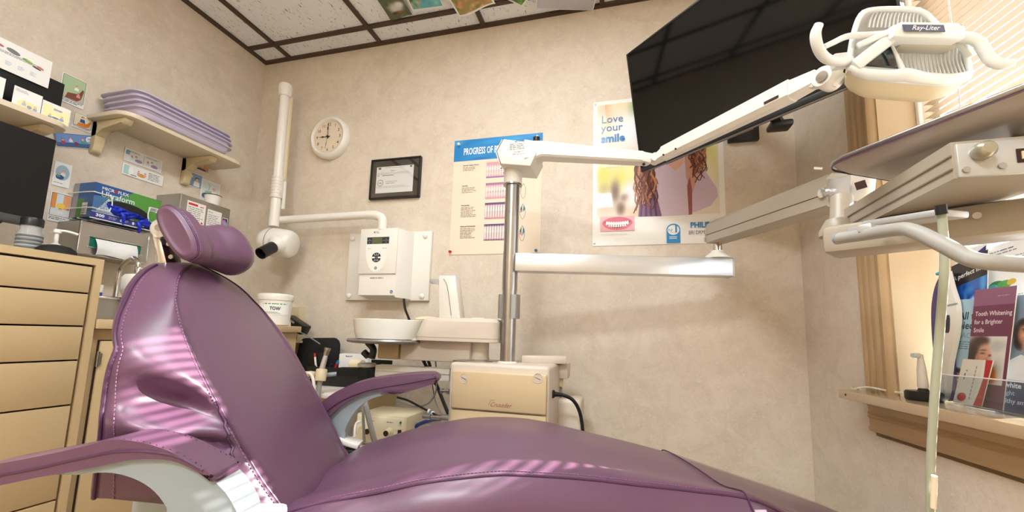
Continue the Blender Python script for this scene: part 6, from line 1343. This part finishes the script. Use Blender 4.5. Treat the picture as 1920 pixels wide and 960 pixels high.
def seat_sec(u, off=0.0):
    h, n_, k = hz_(u), hn_(u), wd_(u); o = off
    T = [(.205, h-.13), (.232+o, h-.115), (.246+o, h-.07), (.240+o, h-.028), (.220, h-.008+o), (.19, h+o), (.10, h+.004+o), (0, h+.003+o), (-.10, h-.004-.3*(h-n_)+o), (-.16, (h+2*n_)/3+.002+o), (-.188, n_+.002+o), (-.205, n_-.010+o*.7), (-.226-o, n_-.040), (-.236-o, n_-.085), (-.226-o, n_-.15), (-.20, n_-.165)]
    return [Vector((u, v*k, z_)) for v, z_ in T]
us_ = [-.10+.02*i for i in range(81)]
rings = []
for u in us_:
    sec = spline(seat_sec(u), 3)
    if u > 1.40:
        f = (u-1.40)/.10; c_ = sum(sec, Vector())/len(sec); sec = [c_+(p-c_)*math.sqrt(max(.02, 1-f*f*.96)) for p in sec]; sec = [Vector((u, p.y, p.z)) for p in sec]
    rings.append(sec)
def crease(p):  # soft folds of the cover toward the back crease
    a = math.exp(-max(0, p.x-.02)/.10)
    return p + Vector((0, 0, .004*a*math.sin(p.y*34+p.x*30)+.0025*math.exp(-((p.x-.16)/.07)**2)*math.sin(p.y*9+2+p.x*20)))
rings = [[crease(p) for p in r] for r in rings]
seat = part('seat', MB().loft(rings), M_vinyl, dc_, world=False, sharp=60)
part('seat_piping', MB().tube([Vector((u, -.1985*wd_(u), hn_(u)-.0035)) for u in us_[5:-4]], .0026, n=8, sub=1), M_vinyld, seat, world=False)
m = MB()
for i in range(178):
    u = .0+.0078*i; e_ = (Vector((u+.004, 0, hn_(u+.004)))-Vector((u, 0, hn_(u)))).normalized(); p = Vector((u, -.190*wd_(u), hn_(u)+.0022)); m.bar(p, p+e_*.0048, .0016, .0012)
part('stitching', m, M_thread, seat, world=False)['kind'] = 'stuff'
# clear cover over the foot end
cov = []
for i in range(24):
    u = .945+.45*i/23; sec = spline(seat_sec(u, .0035), 3); sec = [p+Vector((.10*(p.y/.24)*-.6*0+(.0), 0, 0)) for p in sec]; cov.append([p for p in sec[3:-4]])
m = MB().loft(cov, cap=False, closed=False)
part('foot_cover', m, M_sheetp, dc_, 'clear plastic foot cover', world=False, sharp=60)
u = .945; ce = [p+Vector((0, 0, .0006)) for p in spline(seat_sec(u, .0035), 3)[3:-4]]
part('cover_hem', MB().tube(ce, .0018, n=8, sub=1), M_vinyld, dc_, world=False)
m = MB(); sec = spline(seat_sec(.962, .004), 3)[34:41]
part('cover_tape', MB().loft([[p+Vector((du_, 0, .0008)) for p in sec] for du_ in (-.012, .0, .014)], cap=False, closed=False), M_taped, dc_, world=False)

# backrest
def uf_(w_): return -.643*(w_-.483) + .004
WTOP = .981
def back_ring(w_):
    uf = uf_(w_); ub = min(-.265, uf-.075)
    if w_ > .9: ub = ub + (w_-.9)*.35
    W_ = smooth_interp(w_, [(.4, .280), (.63, .290), (.74, .294), (.80, .276), (.836, .248), (.86, .222), (.892, .184), (.928, .146), (.955, .108), (.97, .076), (.977, .04), (.981, .012)]); g = min(1, W_/.27); P_ = min(smooth_interp(w_, [(.4, .19), (.483, .192), (.55, .208), (.7, .214), (.8, .204), (.88, .176), (.92, .14), (.95, .095), (.98, .01)]), W_*.90)
    if w_ > .93: 
        k = (w_-.93)/(WTOP-.93); mid_ = (uf+ub)/2; uf = mid_+(uf-mid_)*math.sqrt(max(.0, 1-k*k)); ub = mid_+(ub-mid_)*math.sqrt(max(.0, 1-k*k))
    pts = []
    for k in range(17):      # centre panel far to near
        v = P_*(1-2*k/16); pts.append(Vector((uf+.010*(1-(v/P_)**2)*g - .004*math.exp(-((abs(v)-P_)/.012)**2), v, w_)))
    def bolster(s):
        out = []
        a = Vector((uf, s*P_, 0)); b = Vector((ub, s*W_, 0)); c1 = Vector((uf+.006, s*(P_+(W_-P_)*.45), 0)); c2 = Vector((ub+(uf-ub)*.50, s*(W_*1.04), 0))
        for k in range(1, 23):
            t_ = k/22; p = a*(1-t_)**3+c1*3*t_*(1-t_)**2+c2*3*t_*t_*(1-t_)+b*t_**3; d = 0
            if s < 0:   # pulled folds of the cover above the armrest
                G = lambda wc, ws, tc2, ts: math.exp(-((w_-wc-(t_-.5)*.06)/ws)**2-((t_-tc2)/ts)**2)
                d = -.046*G(.690, .034, .48, .30) + .012*G(.748, .030, .36, .34) + .024*G(.640, .020, .70, .26) - .020*G(.628, .011, .36, .26) + .010*G(.655, .010, .22, .2) - .010*G(.585, .010, .45, .3)
            n_ = Vector((.55, s*.84, 0)); zm = .462+.078*min(1, max(0, t_*1.8-.15)); out.append(Vector((p.x+n_.x*d, p.y+n_.y*d, max(w_, zm))))
        return out
    near = bolster(-1); far = bolster(1)
    back = [Vector((ub-.022, -W_*.93, max(w_, .54))), Vector((ub-.034, -W_*.6, max(w_, .54))), Vector((ub-.038, 0, max(w_, .54))), Vector((ub-.034, W_*.6, max(w_, .54))), Vector((ub-.022, W_*.93, max(w_, .54)))]
    return pts+near+back+far[::-1]
ws_ = [.462+.0065*i for i in range(int((.94-.462)/.0065))]+[.94, .947, .954, .960, .965, .969, .973, .976, .979]
# skirt of the cover below the bolsters hangs straight down at the back
rings = [back_ring(w_) for w_ in ws_]
back = part('backrest', MB().loft(rings), M_vinyl, dc_, world=False, sharp=60)
for s, nm in ((16, 'seam_piping'), (38, 'edge_piping')):
    part(nm, MB().tube([r_[s]+(Vector((.0015, 0, 0)) if s == 16 else Vector((0, -.001, 0))) for r_ in rings[2:-5]], .0030 if s == 16 else .0034, n=8, sub=1), M_vinyld, back, world=False)
nf = len(rings[0]); part('edge_piping', MB().tube([r_[nf-22] for r_ in rings[2:-5]], .0034, n=8, sub=1), M_vinyld, back, world=False)
part('flap_seam', MB().tube([r_[17+min(6, int((.70-r_[17].z)*40))]+Vector((.0012, -.0012, 0)) for r_ in rings[2:36]], .0028, n=8, sub=1), M_vinyld, back, world=False)
m = MB()
for a, b in zip(rings[2:-9], rings[3:-8]):
    e_ = b[18]-a[18]; m.bar(a[18]+Vector((.001, -.001, 0)), a[18]+e_*.6+Vector((.001, -.001, 0)), .0014, .0012, (0, 1, 0)); e_ = b[36]-a[36]; m.bar(a[36]+Vector((.001, -.0012, 0)), a[36]+e_*.6+Vector((.001, -.0012, 0)), .0014, .0012, (0, 1, 0))
part('stitching', m, M_thread, back, world=False)['kind'] = 'stuff'
part('back_frame', MB().box((-.26, 0, .50), (.10, .30, .16), bev=.02), M_grey, dc_, world=False)

# headrest: double-lobed cushion on a steel bracket
def hring(v, cu_, cw_, a, b, rot, n=28):
    P = []
    for k in range(n):
        t = 2*math.pi*k/n; x_ = a*math.copysign(abs(math.cos(t))**.8, math.cos(t)); y_ = b*math.copysign(abs(math.sin(t))**.85, math.sin(t))
        P.append(Vector((cu_+x_*math.cos(rot)-y_*math.sin(rot), v, cw_+x_*math.sin(rot)+y_*math.cos(rot))))
    return P
HR = [(-.1285, -.305, 1.032, .004, .020), (-.129, -.305, 1.032, .014, .052), (-.1315, -.305, 1.032, .022, .064), (-.126, -.303, 1.032, .029, .072), (-.112, -.300, 1.031, .033, .076), (-.085, -.300, 1.030, .037, .076), (-.055, -.308, 1.026, .034, .064), (-.02, -.314, 1.023, .034, .060), (.02, -.310, 1.024, .040, .062), (.06, -.302, 1.028, .050, .070), (.09, -.298, 1.029, .056, .074), (.115, -.300, 1.030, .054, .072), (.135, -.306, 1.032, .044, .060), (.147, -.311, 1.034, .026, .040), (.152, -.314, 1.035, .006, .012)]
HR = [(-.128+(a+.128)*.84, b+.002, c-.001, d*.92, e*.92) for a, b, c, d, e in HR]
HS = [Vector((a, b, c)) for a, b, c, d, e in HR]; 
hrings = []
N_ = 4
for i in range(len(HR)-1):
    for k in range(N_):
        t = k/N_; q_ = [HR[i][j]*(1-t)+HR[i+1][j]*t for j in range(5)]; hrings.append(hring(q_[0], q_[1], q_[2], q_[3], q_[4], R(34)))
hrings.append(hring(*HR[-1], R(34)))
head = part('headrest', MB().loft(hrings), M_vinyl, dc_, world=False, sharp=70)
part('headrest_seam', MB().tube([p+Vector((0, -.0006, 0)) for p in hrings[13]]+[hrings[13][0]], .0022, n=8, sub=1), M_vinyld, head, world=False)
m = MB(); r1_ = hrings[14]
for k in range(28):
    a, b = r1_[k], r1_[(k+1) % 28]
    for q_ in (0, .34, .67): p = a+(b-a)*q_; m.bar(p, p+(b-a)*.2, .0022, .0022, (0, 1, 0))
part('stitching', m, M_thread, head, world=False)['kind'] = 'stuff'
bp0, bp1 = cham(318, 492, -.05), cham(305, 436, -.05)
part('headrest_bar', MB().bar(cham(322, 500, -.05), cham(308, 445, -.05), .055, .016, (1, 0, .4), .003), M_chrome, dc_, world=False)
hj = cham(316, 430, -.08); m = MB().bar(hj+Vector((-.034, .03, -.004)), hj+Vector((.03, .03, .010)), .07, .040, (0, 0, 1), .006)
m.lathe([(0, .0), (.021, 0), (.021, .006), (.018, .008), (0, .008)], hj+Vector((-.012, -.004, .0)), (0, -1, 0), 24)
part('headrest_joint', m, M_alu, dc_, world=False)
m = MB().lathe([(.0, .0085), (.0075, .0085), (.0075, .0115), (0, .012)], hj+Vector((-.012, -.004, 0)), (0, -1, 0), 18)
for a, b in ((318, 458), (322, 482)): p = cham(a, b, -.078); m.cyl(p, p-Vector((0, .004, 0)), .005, n=12)
part('bracket_screws', m, M_steel, dc_, world=False)
part('headrest_post', MB().bar(cham(340, 520, -.03)+Vector((-.04, 0, -.03)), cham(335, 460, -.03)+Vector((-.02, 0, .0)), .06, .012, (1, 0, .4), .003), M_steel, dc_, world=False)

# armrests
def vslab(pxs, lat_c, v0, v1, bev, sub=4):
    P = [cham(a, b, lat_c) for a, b in pxs]
    P2 = [tuple((v.x, v.z)) for v in spline([Vector((p.x, 0, p.z)) for p in P], sub)] if sub > 1 else [(p.x, p.z) for p in P]
    return MB().prism([(a, b) for a, b in P2], (0, v1, 0), Vector((1, 0, 0)), Vector((0, 0, 1)), (v1-v0), bev)
def shape(top, bot): return top+bot[::-1]
# support prism runs from v1 toward the camera (x cross z = -y)
part('armrest_support', vslab([(596, 800), (618, 772), (650, 745), (690, 728), (738, 727), (742, 734), (704, 744), (678, 760), (660, 784), (650, 812), (650, 860), (600, 870)], .285, .26, .335, .004), M_grey, dc_, 'grey far armrest support', world=False)
pad = vslab([(592, 770), (612, 750), (640, 730), (680, 714), (740, 704), (800, 699), (820, 702), (823, 712), (800, 722), (742, 737), (722, 728), (682, 737), (646, 758), (618, 784), (600, 786)], .285, .245, .352, .008)
p_ = part('armrest_pad', pad, M_vinyl, dc_, 'purple far armrest pad', world=False, sharp=50)
part('pad_piping', MB().tube([cham(a, b, .285)+Vector((0, -.041, 0)) for a, b in ((606, 780), (640, 752), (684, 732), (722, 723), (770, 715), (820, 705))], .0024, n=8), M_vinyld, p_, world=False)
part('armrest_support', vslab([(96, 892), (170, 874), (250, 860), (320, 860), (372, 880), (410, 910), (436, 945), (446, 990), (330, 1000), (318, 962), (290, 922), (250, 897), (200, 886), (140, 891)], -.365, -.365, -.300, .004), M_grey, dc_, 'grey near armrest support', world=False)
p_ = part('armrest_pad', vslab([(-60, 880), (0, 869), (100, 850), (160, 836), (212, 824), (262, 828), (310, 842), (360, 866), (396, 888), (402, 902), (372, 884), (322, 863), (252, 861), (190, 873), (130, 885), (76, 894), (0, 910), (-60, 922)], -.37, -.372, -.300, .007), M_vinyl, dc_, 'purple near armrest pad', world=False, sharp=50)
part('pad_piping', MB().tube([cham(a, b, -.3725) for a, b in ((-50, 900), (60, 880), (150, 860), (230, 846), (320, 853), (380, 882))], .0018, n=8), M_vinyld, p_, world=False)
part('arm_hinge', MB().box((-.02, -.325, .505), (.13, .10, .05), bev=.010), M_whitep, dc_, 'white hinge cover', world=False)
hp2 = cham(655, 828, .27); part('hinge_cover', MB().bar(cham(636, 822, .27), cham(676, 834, .27), .06, .014, bev=.003), M_white, dc_, world=False)
part('hinge_bracket', MB().box((.0, .255, .43), (.10, .04, .10), bev=.006), M_black, dc_, world=False)
part('under_frame', MB().box((.45, 0, .40), (.95, .26, .06), bev=.01).box((-.10, 0, .40), (.22, .40, .08), bev=.01), M_grey, dc_, world=False)
part('base_column', MB().box((.32, 0, .21), (.26, .22, .34), bev=.02), M_grey, dc_, world=False); part('base_plate', MB().box((.30, 0, .025), (.80, .46, .05), bev=.015), M_grey, dc_, world=False)
